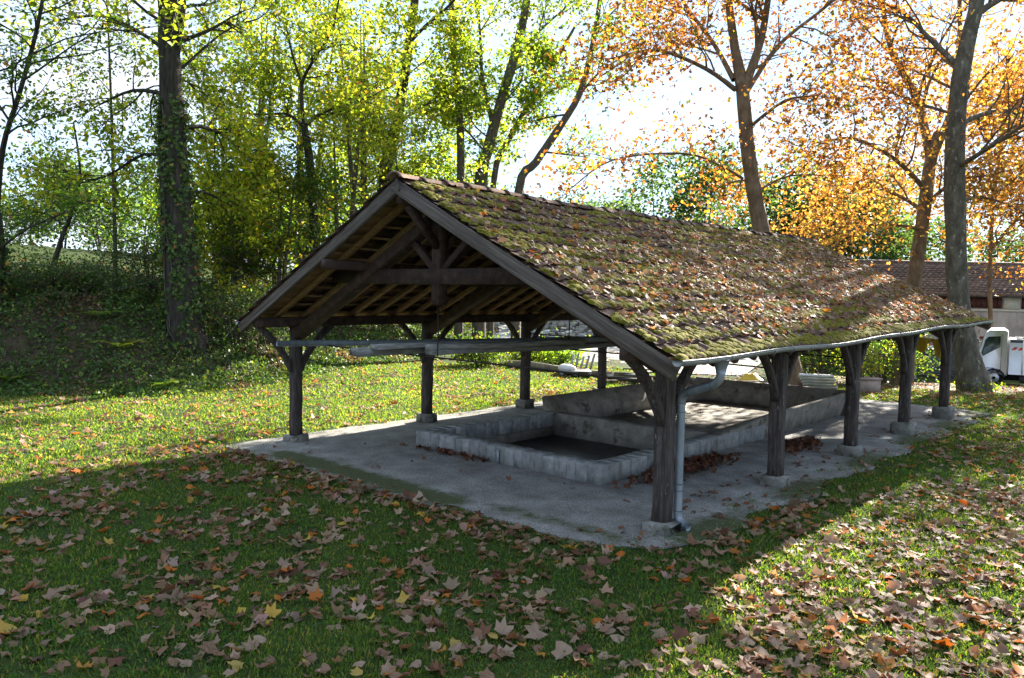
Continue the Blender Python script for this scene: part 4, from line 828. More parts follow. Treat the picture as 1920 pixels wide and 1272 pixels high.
def farm():
    D = 38.0; O = fr(1640, D); k = FPX/D; zf = lambda y, px=1800: zpx(px, y, D); af = lambda px: (px-1640)/k
    ze, zg = zf(553), tz(*(fr(1800, D)))-.2; t = thing('farm_building', 'long grey plastered farm building with a brown tiled roof behind the truck', 'building', (*fr(1800, D), zg))
    a1 = 16.0
    FB(O).bx(0, a1, 0, 7, zg, ze).obj('wall', 'plaster', t)
    FB(O).bx(0, a1, -.06, -.003, zf(583), zf(579)).obj('ledge', 'plaster_light', t)
    for p0, p1 in ((1877, 1907), (1795, 1812), (1975, 2005)): FB(O).bx(af(p0), af(p1), -.09, -.063, zf(579)+.002, ze-.002).obj('pilaster', 'plaster_light', t)
    for p0, p1 in ((1815, 1875), (1912, 1972), (1740, 1792), (1668, 1730)):
        o = FB(O).bx(af(p0), af(p1), -.05, -.004, zf(577), zf(556)).obj('shutter', 'shutter', t)
        n = 6
        for i in range(n): FB(O).bx(af(p0)+(af(p1)-af(p0))*(i+.06)/n, af(p0)+(af(p1)-af(p0))*(i+.94)/n, -.068, -.051, zf(577)+.01, zf(556)-.01).obj('board', 'shutter', o)
    for p0, p1 in ((1853, 1876), (1907, 1930), (1960, 1985), (1800, 1822)):
        w = FB(O).bx(af(p0), af(p1), -.03, -.003, zf(656), zf(636)).obj('window', 'dark_metal', t)
        FB(O).bx(af(p0)+.06, af(p1)-.06, -.04, -.031, zf(655)+.02, zf(637)-.02).obj('pane', 'glass', w); FB(O).bx(af(p0)-.4, af(p1)+.25, -.05, -.004, zf(635), zf(630)).obj('lintel', 'brick', w); FB(O).bx(af(p0)-.1, af(p0), -.04, -.003, zf(656), zf(636)).obj('jamb', 'brick', w); FB(O).bx(af(p1), af(p1)+.1, -.04, -.003, zf(656), zf(636)).obj('jamb', 'brick', w)
    # roof in overlapping courses
    zr = zpx(1800, 497, D+4.6); n = 14; rt = FB(O).prof([(0, 0), (0, .01)], 0, .01) if False else None
    rm = MB(); e0, e1 = (-.55, ze-.04), (4.2, zr)
    rm.add([ax3(-.6, e0[0], e0[1], O), ax3(a1+.6, e0[0], e0[1], O), ax3(a1+.6, e1[0], e1[1], O), ax3(-.6, e1[0], e1[1], O), ax3(a1+.6, 8.2, ze-.04, O), ax3(-.6, 8.2, ze-.04, O)], Q=[(0, 1, 2, 3), (3, 2, 4, 5), (0, 5, 4, 1)], T=[(0, 3, 5), (1, 4, 2)]); ro = rm.obj('roof', 'far_tile', t)
    for i in range(n):
        f0, f1 = i/n, (i+1.08)/n; m = 120; V = []
        for j in range(m+1):
            a_ = -.6+(a1+1.2)*j/m; wv = .035*math.sin(j*math.pi*.5)**2; b0, z0 = e0[0]+(e1[0]-e0[0])*f0, e0[1]+(e1[1]-e0[1])*f0; b1, z1 = e0[0]+(e1[0]-e0[0])*f1, e0[1]+(e1[1]-e0[1])*f1
            V += [ax3(a_, b0, z0+.075+wv, O), ax3(a_, b1, z1+.015+wv, O), ax3(a_, b0, z0+.012, O)]
        cm = MB(); cm.add(V, Q=[(3*j, 3*j+3, 3*j+4, 3*j+1) for j in range(m)]+[(3*j+2, 3*j+5, 3*j+3, 3*j) for j in range(m)]); cm.obj('tile_course', 'far_tile', ro)
    cm = MB(); cm.tube([ax3(a_, e1[0], zr+.03, O) for a_ in np.linspace(-.6, a1+.6, 20)], .13, 8); cm.obj('ridge_tile_row', 'far_tile', ro)
    FB(O).bx(-.5, a1+.5, -.5, -.38, ze-.1, ze+.0).obj('eave_gutter', 'dark_metal', t)
    # roller door in a low lean-to front
    D2 = 36.5; O2 = fr(1712, D2); k2 = FPX/D2; z2 = lambda y: zpx(1750, y, D2); w2 = (1795-1712)/k2; zb = tz(*O2)-.1
    dr = FB(O2).bx(0, w2, 0, .25, zb, z2(655)).obj('roller_door', 'dark_metal', t)
    ns = 9; h = (z2(662)-zb-.1)/ns
    for i in range(ns): FB(O2).bx(.1, w2-.1, -.04, -.003, zb+.1+i*h+.03, zb+.1+(i+1)*h-.02).obj('slat', 'dark_metal', dr)
    FB(O2).bx(-.08, w2+.08, -.08, .3, z2(655)+.003, z2(648)).obj('door_head', 'galv', dr)
farm()
def fence_panels():
    D = 34; t0 = fr(1700, D); 
    for i in range(3):
        O = t0+RH*(.12*i)+FH*(.10*i); g0 = tz(*O); t = thing('fence_panel', 'galvanised mesh site fence panel leaning in a stack by the roller door', 'fence panel', (*O, g0), 'site fence panels')
        mb = MB(); z1 = g0+1.75; w = .36
        mb.tube([ax3(0, 0, g0, O), ax3(.05, .3, z1, O), ax3(w+.05, .3, z1, O), ax3(w, 0, g0, O), ax3(0, 0, g0, O)], .025, 6); mb.obj('frame', 'galv', t)
        mm = MB()
        for q in np.linspace(.05, w-.03, 5): mm.tube([ax3(q, .0, g0+.02, O), ax3(q+.05, .3, z1, O)], .006, 4)
        for f in np.linspace(.1, .95, 10): mm.tube([ax3(.05*f, .3*f, g0+1.75*f, O), ax3(w+.05*f, .3*f, g0+1.75*f, O)], .006, 4)
        mm.obj('mesh_wires', 'galv', t)
fence_panels()
def truck():
    global RH, FH, YW
    keep = (RH, FH, YW)
    D = 31.0; O = fr(1835, D); k = FPX/D; g0 = tz(*fr(1870, D)); base_t = fr(1870, D); RH = unit(keep[0]-keep[1]*.616); FH = unit(keep[1]+keep[0]*.616); YW = math.atan2(RH[1], RH[0]); t = thing('parked_truck', 'small white tipper truck parked in front of the farm building', 'truck', (*base_t, g0))
    s = (722-617)/k; sc_ = 1.0; az = lambda px, py: ((px-1835)/k/1.175, g0+(722-py)/k)
    cab = [az(*p) for p in [(1836, 703), (1835, 680), (1838, 662), (1846, 632), (1851, 622), (1858, 618), (1884, 617), (1891, 621), (1892, 703)]]
    body = FB(O).prof(cab, 0, 1.85, .03).obj('cab', 'white_paint', t)
    gl = [az(*p) for p in [(1842, 664), (1849, 637), (1854, 632), (1877, 630), (1877, 650), (1846, 668)]]
    w = FB(O).prof(gl, -.008, .004).obj('side_window', 'glass', body)
    ws = [az(*p) for p in [(1838.2, 658), (1846.5, 629), (1847.5, 628), (1839.5, 658)]]
    FB(O).prof([(a-.012, z) for a, z in ws], .12, 1.73).obj('windscreen', 'glass', body)
    for seam in ((1843, 703, 1843.6, 664), (1879, 703, 1879.6, 626)): a0, z0 = az(seam[0], seam[1]); a1, z1 = az(seam[2], seam[3]); FB(O).bx(a0, a1, -.006, .004, z0, z1).obj('door_seam', 'dark_metal', body)
    a0, z0 = az(1872, 697); FB(O).bx(a0, a0+.14, -.012, .003, z0, z0+.11).obj('door_handle', 'rubber', body)
    for yy in (690, 694): a0, z0 = az(1852, yy); FB(O).bx(a0, a0+.28, -.009, .003, z0-.015, z0+.015).obj('blue_lettering_bar', 'blue', body)
    a0, z0 = az(1835, 645); mo = FB(O).bx(a0-.10, a0+.02, -.22, -.10, z0-.12, z0+.18).obj('wing_mirror', 'rubber', body); FB(O).bx(a0+.0, a0+.1, -.11, .02, z0+.03, z0+.06).obj('mirror_arm', 'rubber', mo)
    a0, z0 = az(1834, 705); FB(O).bx(a0-.05, a0+.30, -.01, 1.86, z0-.12, z0+.06).obj('bumper', 'dark_metal', body)
    a0, z0 = az(1836, 688); FB(O).bx(a0-.02, a0+.10, .05, .4, z0-.05, z0+.09).obj('headlight', 'silver', body)
    # load bed
    b = [az(*p) for p in [(1894, 700), (1894, 634), (2035, 634), (2035, 700)]]; bo = FB(O).prof(b, -.02, 1.9).obj('load_box', 'white_paint', t)
    a0, z0 = az(1896, 641); FB(O).bx(a0, a0+.42, -.03, -.021, z0, z0+.10).obj('louvre', 'dark_metal', bo)
    for i in range(2):
        a0, z0 = az(1897+i*12, 655); v = [(a0, z0), (a0+.13, z0), (a0+.24, z0+.12), (a0+.11, z0+.12)]; FB(O).prof(v, -.028, -.021).obj('hazard_stripe', 'red', bo)
    for q in (1918, 1950, 1985): a0, z0 = az(q, 699); FB(O).bx(a0, a0+.05, -.035, -.021, z0, z0+1.3).obj('post_rib', 'white_paint', bo)
    a0, z0 = az(1905, 634); 
    FB(O).bx(a0, a0+2.6, .1, .16, z0+.003, z0+.07).obj('rail', 'galv', bo)
    a0, z0 = az(1884, 712); FB(O).bx(a0, a0+3.0, .3, 1.5, z0, z0+.18).obj('chassis', 'rubber', t)
    a0, z0 = az(1893, 715); FB(O).bx(a0+.4, a0+1.3, .05, .25, z0, z0+.25).obj('tool_box', 'dark_metal', t)
    for px in (1868, 1990):
        for b0, b1 in ((.0, .22), (1.62, 1.84)):
            a0, z0 = az(px, 722); r = .30; c0 = ax3(a0, b0, g0+r-.01, O); c1 = ax3(a0, b1, g0+r-.01, O); d = (c1-c0)
            mb = MB(); mb.tube([c0+d*f for f in (0, .12, .5, .88, 1)], [r*.93, r, r, r, r*.93], 20); wo_ = mb.obj('wheel', 'rubber', t, True)
            mb = MB(); sg_ = -1 if b0 < 1 else 1; e = c0 if b0 < 1 else c1; dn = unit(d)*sg_; mb.tube([e+dn*.003, e+dn*.02, e+dn*.022], [r*.6, r*.58, r*.2], 16); mb.obj('rim', 'silver', wo_, True)
    a0, z0 = az(1868, 722); th = np.linspace(.15, math.pi-.15, 10); ap = [(a0+.38*math.cos(q), g0+.28+.38*math.sin(q)) for q in th]+[(a0+.31*math.cos(q), g0+.28+.31*math.sin(q)) for q in th[::-1]]; FB(O).prof(ap, -.02, .25).obj('wheel_arch', 'rubber', body); RH, FH, YW = keep
truck()
def yard_things():
    # concrete trough that holds a shrub
    D = 22.0; O = fr(1612, D); k = FPX/D; g0 = tz(*O); t = thing('planting_trough', 'pinkish concrete planting trough beyond the basin', 'trough', (*O, g0)); w = 44/k
    FB(O).bx(0, w, 0, .5, g0-.05, g0+.36).obj('box', 'terracotta', t); FB(O).bx(-.03, w+.03, -.03, .53, g0+.362, g0+.41).obj('rim', 'terracotta', t)
    # plastic pipes
    for i in range(5):
        D = 23.2+i*.12; P = [at_d(1498+i*3, 709+i*2.6, D), at_d(1520+i*4, 704+i*3.2, D), at_d(1540+i*4, 705+i*3.6, D), at_d(1562+i*2, 713+i*3, D)]
        mb = MB(); Q = []
        for f in np.linspace(0, 3, 10): j = min(int(f), 2); q = P[j]+(P[j+1]-P[j])*(f-j); q = q.copy(); q[2] = tz(q[0], q[1])+.07+.11*(4-i)*.8; Q.append(q)
        mb.tube(Q, .055, 9); mb.obj('drain_pipe', 'white_plastic', None, True, label='off-white plastic drain pipe in the pile beside the mossy trunk foot', category='pipe', group='drain pipes in a pile')
    # long logs
    for (a, b, r, lab) in [((955, 689), (1225, 711), .13, 'long mossy timber lying on the grass edge before the gravel yard'), ((1228, 709), (1478, 716), .12, 'long weathered timber lying behind the basin')]:
        p, q = at_z(*a), at_z(*b); p[2] = tz(p[0], p[1])+r*.8; q[2] = tz(q[0], q[1])+r*.8; mb = MB(); mb.tube([p+(q-p)*f+np.array([0, 0, .02*math.sin(9*f)]) for f in np.linspace(0, 1, 12)], [r*(1+.08*math.sin(7*f)) for f in range(12)], 10, True, .04); mb.obj('timber_log', 'log', None, True, label=lab, category='log')
    # pallet, stakes and a pale bag
    D = 23.5; O = fr(1052, D); g0 = tz(*O)+.03; t = thing('wooden_pallet', 'bleached wooden pallet lying at the edge of the gravel yard', 'pallet', (*O, g0))
    for i in range(6): FB(O).bx(0, .95, .02+i*.15, .13+i*.15, g0+.12, g0+.145).obj('slat', 'planks', t)
    for i in range(3): FB(O).bx(.01+i*.42, .10+i*.42, .02, .88, g0, g0+.118).obj('runner', 'planks', t)
    for i in range(5):
        q = at_d(1068+i*9, 682, 25.0); g1 = tz(q[0], q[1]); mb = MB(); q[2] = g1-.05; e = q+np.array([RH[0]*.12+.02*i, RH[1]*.12, .62+.05*math.sin(i*2)]); mb.bar(q, e, .07, .04, (0, 1, 0), .1); mb.obj('wooden_stake', 'planks', None, label='pale slanting wooden stake behind the pallet', category='stake', group='stakes by the pallet')
    q = at_d(1062, 676, 24.0); mb = MB(); g1 = tz(*q[:2])+.15; th = np.linspace(0, 2*math.pi, 13)[:-1]
    V = [(q[0]+(.30*rr)*math.cos(a_)*(1+.12*math.sin(3*a_)), q[1]+.22*rr*math.sin(a_), g1+h) for rr, h in ((.8, 0), (1.05, .06), (.95, .13), (.5, .19)) for a_ in th]; mb.add(V, Q=[(i*12+j, i*12+(j+1) % 12, (i+1)*12+(j+1) % 12, (i+1)*12+j) for i in range(3) for j in range(12)], T=[(36, 36+j, 37+j) for j in range(1, 11)]); mb.obj('cement_bag', 'sack', None, True, label='pale bag slumped on the wooden pallet', category='bag')
    # yellow sheet heap behind the basin and the one hung at the far end
    def sheet(name, lab, fn, nu, nv, mat='yellow'):
        mb = MB(); V = [fn(i/(nu-1), j/(nv-1)) for i in range(nu) for j in range(nv)]; mb.add(V, Q=[(i*nv+j, i*nv+j+1, (i+1)*nv+j+1, (i+1)*nv+j) for i in range(nu-1) for j in range(nv-1)]); o = mb.obj(name, mat, None, True, label=lab, category='sheet'); m = o.modifiers.new('thick', 'SOLIDIFY'); m.thickness = .006
    c = at_d(1408, 706, 23.5); g1 = tz(*c[:2])
    sheet('plastic_sheet', 'crumpled yellow plastic sheet heaped on the timber behind the basin', lambda u, v: np.array([c[0]+RH[0]*(u-.5)*.95+FH[0]*(v-.5)*.7, c[1]+RH[1]*(u-.5)*.95+FH[1]*(v-.5)*.7, g1+.04+.38*math.sin(math.pi*u)**.8*math.sin(math.pi*v)**.7+.05*math.sin(19*u+3*v)*math.sin(15*v)*math.sin(math.pi*u)]), 22, 16)
    def hang(u, v):
        px = 1718+u*54; top = 632+6*u; bot = 652+(8+10*u)*(1 if u > .62 else .35)+6*math.sin(9*u)-(9 if .38 < u < .6 else 0)
        q = at_y(px, top+(bot-top)*v, 11.45+.05*math.sin(14*u)); return q
    sheet('hanging_sheet', 'torn yellow sheet hanging under the far end of the roof', hang, 26, 8)
    # broken boards and stone heap in the yard
    for i in range(9):
        q = at_d(1150+i*7+rng.uniform(-4, 4), 690, 23+rng.uniform(-.8, .8)); g1 = tz(*q[:2]); a_ = rng.uniform(-.5, .5); L = rng.uniform(.8, 1.4); d = np.array([RH[0]*math.cos(a_)-FH[0]*math.sin(a_), RH[1]*math.cos(a_)-FH[1]*math.sin(a_), 0]); z = g1+.06+.045*i
        mb = MB(); mb.bar((q[0]-d[0]*L/2, q[1]-d[1]*L/2, z), (q[0]+d[0]*L/2, q[1]+d[1]*L/2, z+rng.uniform(-.03, .03)), .14, .04, (0, 0, 1), .1); mb.obj('scrap_board', 'planks' if i % 2 else 'log', None, label='old board in the loose stack beyond the basin', category='board', group='stacked scrap boards')
    mb = MB(); n = 700; q = at_d(1085, 640, 40.0)[:2]; 
    for i in range(n):
        r_ = abs(rng.normal(0, .5)); a_ = rng.uniform(0, 6.28); x = q[0]+RH[0]*4.2*r_*math.cos(a_)+FH[0]*2.2*r_*math.sin(a_); y = q[1]+RH[1]*4.2*r_*math.cos(a_)+FH[1]*2.2*r_*math.sin(a_); h = max(0, 1.5*(1-r_/1.2)); s_ = rng.uniform(.12, .35); mb.box((x, y, tz(x, y)+h), (s_, s_*rng.uniform(.6, 1.1), s_*.7), rng.uniform(0, 3))
    mb.obj('rubble', 'gravel', None, kind='stuff', label='heap of grey rubble at the back of the gravel yard', category='rubble')
yard_things()

# ------------------------------------------------------------------ moss, leaves and grass
def roof_vec(y, s): 
    t = (y-Y0)/(Y1-Y0); zr = 3.80+.05*t-.05*np.sin(np.pi*t); xe, ze = 7.17, 1.855+.17*t**1.1-.02*np.sin(np.pi*t*2)
    return np.column_stack([3.3+(xe-3.3)*s, y, zr+(ze-zr)*s-.035*np.sin(np.pi*s)+.012*np.sin(y*1.9+s*5)])
RN = np.array([.4466, 0, .8947])
def roof_cover():
    # moss cushions sit mostly on the lower edges of the courses
    n = 38000; y = rng.uniform(Y0+.05, Y1-.05, n); r = rng.integers(0, NR, n); s = (r+np.clip(rng.normal(.86, .20, n), .1, 1.0))/NR
    dens = .42+.5*lump(y*1.1, s*6, 1.0)+.40*lump(y*.45+3, s*3+1, 1.0)+.12*(s-.45)+.2*rng.normal(0, 1, n); keep = rng.uniform(0, 1, n) < dens; y, s = y[keep], s[keep]; n = len(y)
    P = roof_vec(y, s)+RN*.008; th = np.arange(6)*math.pi/3
    T0 = np.array([(math.cos(a_), math.sin(a_), 0) for a_ in th]+[(.72*math.cos(a_+.3), .72*math.sin(a_+.3), .5) for a_ in th]+[(0, 0, .72)])
    TT = [(j, (j+1) % 6, 6+j) for j in range(6)]+[(6+j, (j+1) % 6, 6+(j+1) % 6) for j in range(6)]+[(6+j, 6+(j+1) % 6, 12) for j in range(6)]
    ax1 = np.array([0, 1.0, 0]); ax2 = np.cross(RN, ax1); sz = rng.uniform(.018, .062, n); el = rng.uniform(.8, 1.9, n)
    jit = 1+rng.normal(0, .16, (n, 13)); V = P[:, None, :]+(T0[None, :, 0]*jit*(sz*el)[:, None])[:, :, None]*ax1+(T0[None, :, 1]*jit*sz[:, None])[:, :, None]*ax2+(T0[None, :, 2]*jit*(sz*.8)[:, None])[:, :, None]*RN
    mb = MB(); mb.add(V.reshape(-1, 3), T=(np.array(TT)[None]+(np.arange(n)*13)[:, None, None]).reshape(-1, 3)); mb.obj('roof_moss', 'moss', None, True, kind='stuff', label='cushions of olive moss growing on the roof tiles', category='moss')
    # dead leaves caught on the slope
    n = 9800; y = rng.uniform(Y0+.1, Y1-.05, n); s = rng.beta(1.5, 1.25, n)*.97+.02; dens = .25+.40*smooth((y-.8)/3)+.36*lump(y*.8, s*4.5, .9)+.25*np.sin(s*math.pi)-.35*smooth((s-.8)/.2); k = rng.uniform(0, 1, n) < dens; y, s = y[k], s[k]; n = len(y)
    P = roof_vec(y, s)+RN*rng.uniform(.015, .055, n)[:, None]; nr = RN+rng.normal(0, .34, (n, 3)); mb = MB(); col = pick([(4, (.24, .155, .10)), (3, (.30, .21, .145)), (3, (.18, .105, .066)), (2, (.13, .07, .043)), (.4, (.40, .12, .02)), (.2, (.42, .24, .03))], n)
    for q in range(4):
        i = np.arange(n) % 4 == q; scatter(mb, plane_leaf([-.5, .7, -1.0, .3][q], [.2, -.3, .35, .0][q]), P[i], nr[i], rng.uniform(.05, .105, i.sum()), col[i])
    mb.obj('roof_leaves', 'litter', None, kind='stuff', label='dry brown leaves lying all over the mossy roof slope', category='leaves')
roof_cover()

def in_floor(x, y, m=0.0): return (x > -.42-m) & (x < 7.1+m) & (y > -.96-m+.5*np.clip(x-6.2, 0, 1)) & (y < 12.75+m)
def sector(a, b, n, half=math.radians(41)):
    n = int(n*1.28)
    r = np.sqrt(rng.uniform(a*a, b*b, n)); f = rng.uniform(-math.radians(48), math.radians(57), n); d = FH[None, :]*np.cos(f)[:, None]+RH[None, :]*np.sin(f)[:, None]; return CAM[:2]+d*r[:, None], r
def lawn_leaves():
    PX, PD = [], []
    for a, b, rho in ((2.4, 7, 165), (7, 12, 140), (12, 20, 60), (20, 34, 30)):
        p, r = sector(a, b, int(rho*.715*(b*b-a*a)))
        x, y = p[:, 0], p[:, 1]; d = bank_d(x, y)
        dens = .37+.46*lump(x*1.2, y*1.2, 1)+.25*lump(x*3.1, y*3.1, 1)+.22*lump(x*.4+5, y*.4, 1)+.35*smooth((x-7.6)/1.2)+.28*smooth((y-12)/4)*smooth((x+2)/3)
        dens = dens*(1-.75*smooth((d+1.5)/2))*(1-.25*smooth((-.4-x)/1.2)*(1-smooth((y-3)/5)))*np.where(in_floor(x, y), .0, 1)
        near = np.minimum(np.abs(y+1.1), 9)*np.where((x > -.4) & (x < 6.5), 1, 9); dens = dens+.55*np.exp(-(near/.28)**2)*np.where(in_floor(x, y), 0, 1)
        k = rng.uniform(0, 1, len(x)) < dens; PX.append(p[k]); PD.append(r[k])
    P = np.concatenate(PX); D = np.concatenate(PD); x, y = P[:, 0], P[:, 1]; n = len(x); z = terrain(x, y)+rng.uniform(.014, .045, n)
    P3 = np.column_stack([x, y, z]); nr = np.column_stack([rng.normal(0, .27, n), rng.normal(0, .27, n), np.ones(n)])
    d3 = P3-CAM; dz = d3@_F; u = FPX*(d3@_R)/dz; v = FPX*(d3@_U)/dz; inv_ = (np.abs(u) < 960) & (np.abs(v) < 640) & (dz > .5)
    order = np.argsort(np.where(inv_, D, 1e9)); one = np.zeros(n, bool); one[order[:300]] = True
    shapes = [plane_leaf(c, f) for c, f in ((-.5, .22), (.8, -.3), (-.9, .45), (.45, .1), (1.1, -.5), (-.3, -.25))]
    shapes = [plane_leaf(c, f, 40+i) for i, (c, f) in enumerate(((-.5, .22), (.8, -.3), (-.9, .45), (.45, .1), (1.1, -.5), (-.3, -.25), (-.2, .1), (.9, -.2), (-.4, -.15), (.3, .3), (1.0, -.35), (-.7, .2)))]
    mes = []
    for i, (V, T) in enumerate(shapes): 
        m = MB(); V = V.copy(); m.add(V, T=T); st = np.array([(-.012, -.17, V[1][2]), (.012, -.17, V[1][2]), (.03, -.55, V[1][2]+.06), (.012, -.55, V[1][2]+.06)]); m.add(st, Q=[(0, 1, 2, 3)]); mes.append([m.mesh('fallen_leaf', 'leaf '+kn, True) for kn, _, _ in LEAF_KINDS])
    Rm = rots(nr[one], rng.uniform(0, 6.28, one.sum())); idx = np.where(one)[0]
    for j, i in enumerate(idx):
        kk = int(rng.choice(5, p=np.array([w for _, w, _ in LEAF_KINDS])/sum(w for _, w, _ in LEAF_KINDS))); sh = int(rng.integers(0, 12)); o = bpy.data.objects.new('fallen_leaf', mes[sh][kk]); COL.objects.link(o); s = float(np.clip(rng.normal(.097, .026), .055, .165)); R3 = Rm[j]
        o.matrix_world = Matrix(((R3[0][0]*s, R3[1][0]*s, R3[2][0]*s, P3[i][0]), (R3[0][1]*s, R3[1][1]*s, R3[2][1]*s, P3[i][1]), (R3[0][2]*s, R3[1][2]*s, R3[2][2]*s, P3[i][2]), (0, 0, 0, 1)))
        cl = ('cupped', 'folded')[sh in (1, 4, 7, 10)]; wr = ('in the wash house shade', 'in the dappled sun')[P3[i][0] > 7.55]; o['label'] = f'{LEAF_KINDS[kk][0]} {cl} plane leaf on the lawn {wr}'; o['category'] = 'leaf'; o['group'] = f'{LEAF_KINDS[kk][0]} {cl} fallen leaves {wr}'
    rest_ = ~one; mb = MB(); idx = np.where(rest_)[0]; col = pick([(4, (.25, .16, .10)), (3, (.31, .21, .145)), (3, (.21, .12, .07)), (2, (.16, .075, .045)), (.7, (.38, .12, .02)), (.3, (.42, .27, .05))], len(idx))
    for q in range(12): k = idx % 12 == q; scatter(mb, shapes[q], P3[idx[k]], nr[idx[k]], np.clip(rng.normal(.098, .024, k.sum()), .05, .16), col[k])
    # a few on the floor, and drifts against the basin
    m = 330; fx, fy = np.where(rng.uniform(0, 1, m) < .6, rng.uniform(6.2, 7.15, m), rng.uniform(-.2, 7.0, m)), rng.uniform(-.9, 12.4, m); k = ~((fx > 1.5) & (fx < 5.25) & (fy > 1.0) & (fy < 10.2)) & (rng.uniform(0, 1, m) < np.where(fy < 2, .8, .5)); fx, fy = fx[k], fy[k]; m = len(fx)
    scatter(mb, shapes[2], np.column_stack([fx, fy, np.full(m, .040)]), np.column_stack([rng.normal(0, .2, m), rng.normal(0, .2, m), np.ones(m)]), rng.uniform(.06, .11, m), pick([(3, (.20, .10, .06)), (2, (.15, .07, .04))], m))
    mb.obj('leaf_litter', 'litter', None, kind='stuff', label='brown plane leaves strewn over the far lawn and floor', category='leaves')
    for (cx_, cy_, sx, sy, h, m, lab) in [(5.42, 2.7, .18, .95, .13, 620, 'drift of dead leaves against the side of the basin'), (5.85, 5.6, .22, .6, .08, 220, 'small drift of dead leaves by the middle side post'), (2.6, 1.0, .7, .07, .03, 70, 'thin line of leaves along the front of the basin')]:
        xx = cx_+rng.normal(0, sx*.6, m); yy = cy_+rng.normal(0, sy*.6, m); k = ~((xx < 5.135) & (yy > 1.085)); xx, yy = xx[k], yy[k]; m = len(xx); g_ = np.exp(-((xx-cx_)/sx)**2-((yy-cy_)/sy)**2)
        q = MB(); scatter(q, shapes[4], np.column_stack([xx, yy, .04+h*g_*rng.uniform(.2, 1, m)]), np.column_stack([rng.normal(0, .5, m), rng.normal(0, .5, m), np.ones(m)]), rng.uniform(.06, .11, m), pick([(3, (.13, .06, .038)), (2, (.19, .10, .065)), (2, (.09, .045, .03))], m)); q.obj('leaf_drift', 'litter', None, kind='stuff', label=lab, category='leaves')
lawn_leaves()
def grit():
    n = 9000; x = rng.uniform(-.4, 7.05, n); y = -.35+rng.uniform(0, 1, n)**1.3*9; k = ~((x > 1.5) & (x < 5.25) & (y > 1.0)) & in_floor(x, y, -.08); x, y = x[k], y[k]; n = len(x)
    V = np.array([(1, 0, 0), (-.5, .87, 0), (-.5, -.87, 0), (.1, .05, 1.0)]); T = np.array([(0, 1, 3), (1, 2, 3), (2, 0, 3)]); mb = MB()
    scatter(mb, (V, T), np.column_stack([x, y, .016+.006*lump(x, y, 1.5)-.001]), np.column_stack([rng.normal(0, .15, n), rng.normal(0, .15, n), np.ones(n)]), rng.uniform(.004, .013, n), np.ones((n, 3)))
    mb.c = []; mb.obj('grit', 'concrete', None, kind='stuff', label='loose grit scattered over the screed floor', category='grit')
grit()

def grass():
    mb = MB()
    for a, b, rho, w, h in ((2.2, 5.5, 3600, .0045, .034), (5.5, 8, 2100, .0065, .036), (8, 12, 1500, .010, .038), (12, 18, 650, .016, .042), (18, 27, 260, .026, .046)):
        p, r = sector(a, b, int(rho*.715*(b*b-a*a))); x, y = p[:, 0], p[:, 1]; d = bank_d(x, y)
        bare = lump(x*.7+2, y*.7, 1)+.5*lump(x*2.1, y*2.1, 1)
        k = ~in_floor(x, y, -.06) & (d < .7) & (rng.uniform(0, 1, len(x)) < np.where(bare < -.75, .25, 1))
        edge = (lump(x*2.3, y*2.3, 1) > .1) & (x > 6.6) & (y > -.6); inside = in_floor(x, y, .25) & (rng.uniform(0, 1, len(x)) < .5); k = (k & ~inside) | (edge & in_floor(x, y, .1) & (x > 6.78+.22*np.sin(y*2.7)) & (rng.uniform(0, 1, len(x)) < .75))
        x, y = x[k], y[k]; n = len(x); z = terrain(x, y)-.004; a_ = rng.uniform(0, 2*math.pi, n); hh = h*rng.uniform(.45, 1.35, n)*(1+.35*lump(x*1.5, y*1.5, 1)); ln = hh*rng.uniform(.2, 1.0, n); b_ = rng.uniform(0, 2*math.pi, n)
        base_ = np.column_stack([x, y, z]); sd_ = np.column_stack([np.cos(a_), np.sin(a_), np.zeros(n)])*(w*rng.uniform(.6, 1.3, n))[:, None]; tip = base_+np.column_stack([np.cos(b_)*ln, np.sin(b_)*ln, hh]); midp = base_+np.column_stack([np.cos(b_)*ln*.35, np.sin(b_)*ln*.35, hh*.62])
        V = np.stack([base_-sd_, base_+sd_, midp+sd_*.8, midp-sd_*.8, tip], 1); T = np.array([(0, 1, 2), (0, 2, 3), (3, 2, 4)]) if a < 8 else np.array([(0, 1, 4)])
        yel = smooth(.5+.5*lump(x*.5+1, y*.5+2, 1))[:, None]; c = pick([(4, (.042, .100, .024)), (3, (.062, .125, .028)), (2, (.10, .15, .034)), (.8, (.18, .17, .07)), (1.2, (.032, .076, .020))], n)*(1+.25*yel*np.array([[1.4, .8, .6]]))
        mb.add(V.reshape(-1, 3), T=(T[None]+(np.arange(n)*5)[:, None, None]).reshape(-1, 3), col=np.repeat(c, 5, axis=0))
    # clover and other small round weeds
    p, r = sector(3.0, 11, 26000); x, y = p[:, 0], p[:, 1]; k = ~in_floor(x, y, .05) & (lump(x*1.1+4, y*1.1, 1) > -.1) & (bank_d(x, y) < .5); x, y = x[k], y[k]; n = len(x)
    scatter(mb, SL, np.column_stack([x, y, terrain(x, y)+rng.uniform(.02, .05, n)]), np.column_stack([rng.normal(0, .35, n), rng.normal(0, .35, n), np.ones(n)]), rng.uniform(.018, .036, n), pick([(3, (.045, .10, .025)), (2, (.06, .13, .03))], n))
    mb.obj('grass', 'blade', None, kind='stuff', label='short green grass with clover over the lawn', category='grass')
grass()

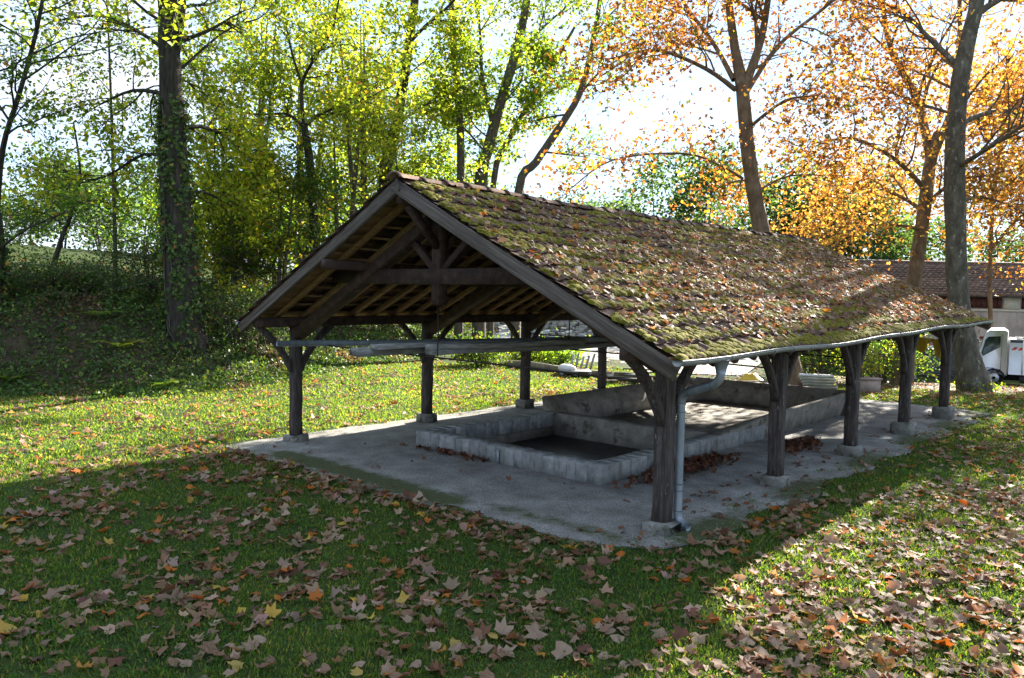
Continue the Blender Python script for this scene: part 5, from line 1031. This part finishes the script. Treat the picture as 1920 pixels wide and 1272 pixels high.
def undergrowth():
    mb = MB(); n = 115000; y = rng.uniform(-6, 20, n); d = rng.uniform(-.35, 6.8, n); x = np.interp(y, [-30, -1.66, .7, 3.7, 7.5, 12, 17, 60], [-10.5, -8.9, -6.7, -7.2, -9.2, -10.9, -12.7, -26])-d
    bush = np.clip(.25+.75*lump(x*1.3, y*1.3, 1)+.4*lump(x*3, y*3, 1), 0, 1.4)*smooth((d+.3)/2.2); z = terrain(x, y)+rng.uniform(.0, 1, n)**1.3*(.08+.42*bush)
    k = rng.uniform(0, 1, n) < .5+.75*bush; x, y, z, d = x[k], y[k], z[k], d[k]; n = len(x); br = lump(x*.8+3, y*.8+1, 1)+.25*rng.normal(0, 1, n)
    c = np.where((br > .6)[:, None], pick([(3, (.13, .08, .045)), (2, (.20, .125, .07)), (1, (.07, .05, .03)), (.5, (.34, .17, .08))], n), pick([(4, (.045, .085, .022)), (3, (.07, .13, .03)), (1.5, (.12, .19, .036)), (.3, (.26, .26, .05))], n))
    scatter(mb, SL, np.column_stack([x, y, z]), np.column_stack([rng.normal(0, .8, n), rng.normal(0, .8, n), np.abs(rng.normal(.7, .5, n))]), rng.uniform(.055, .13, n), c)
    for i in range(520):
        y0 = rng.uniform(-5, 16); d0 = rng.uniform(.8, 7.5); x0 = float(np.interp(y0, [-30, -1.66, .7, 3.7, 7.5, 12, 17, 60], [-10.5, -8.9, -6.7, -7.2, -9.2, -10.9, -12.7, -26]))-d0; q = np.array([x0, y0, tz(x0, y0)]); dr = unit(rng.normal(0, 1, 3)*np.array([1, 1, .5])+np.array([0, 0, .7])); L = rng.uniform(.4, 1.5); ph = rng.uniform(-.25, .25, 3)
        nv = mb.n; mb.tube([q, q+dr*L*.4+ph*.3, q+dr*L*.75+ph*.5-np.array([0, 0, .08]), q+dr*L+ph-np.array([0, 0, .25*L])], [.010, .008, .006, .003], 3, False); mb.c.append(np.broadcast_to(np.array([.09, .07, .05]), (mb.n-nv, 3)))
    mb.obj('undergrowth', 'dull_leaf', None, kind='stuff', label='tangle of ivy, dead bracken and twigs covering the bank', category='undergrowth')
    for i, (px, py, D, lab) in enumerate([(225, 615, 18.6, 'yellowing fern on the bank below the massive trunk'), (305, 690, 18.0, 'green fern low on the bank before the massive trunk'), (185, 585, 19.5, 'fern near the top of the bank under the saplings'), (20, 690, 17.6, 'fern at the foot of the bank by the corner trunk')]):
        q = at_d(px, py, D); q[2] = tz(q[0], q[1]); t = thing('fern', lab, 'fern', q)
        for f in range(8):
            a_ = f*math.pi/4+rng.uniform(-.2, .2); L = rng.uniform(.45, .7); m = MB(); n = 12
            for s in range(n):
                u = (s+1)/n; p = q+np.array([math.cos(a_)*L*u, math.sin(a_)*L*u, L*(.75*u-.55*u*u)]); wd = L*.30*math.sin(math.pi*min(1, .15+u*.85))
                for sg_ in (-1, 1):
                    e = p+np.array([-math.sin(a_)*sg_*wd+math.cos(a_)*.04, math.cos(a_)*sg_*wd+math.sin(a_)*.04, -.05*wd]); o_ = np.array([math.cos(a_), math.sin(a_), .2])*.022
                    m.add([p-o_, p+o_, e], T=[(0, 1, 2)], col=np.array([.10, .16, .025]) if i else np.array([.20, .22, .03]))
            m.obj('frond', 'green_leaf', t)
undergrowth()
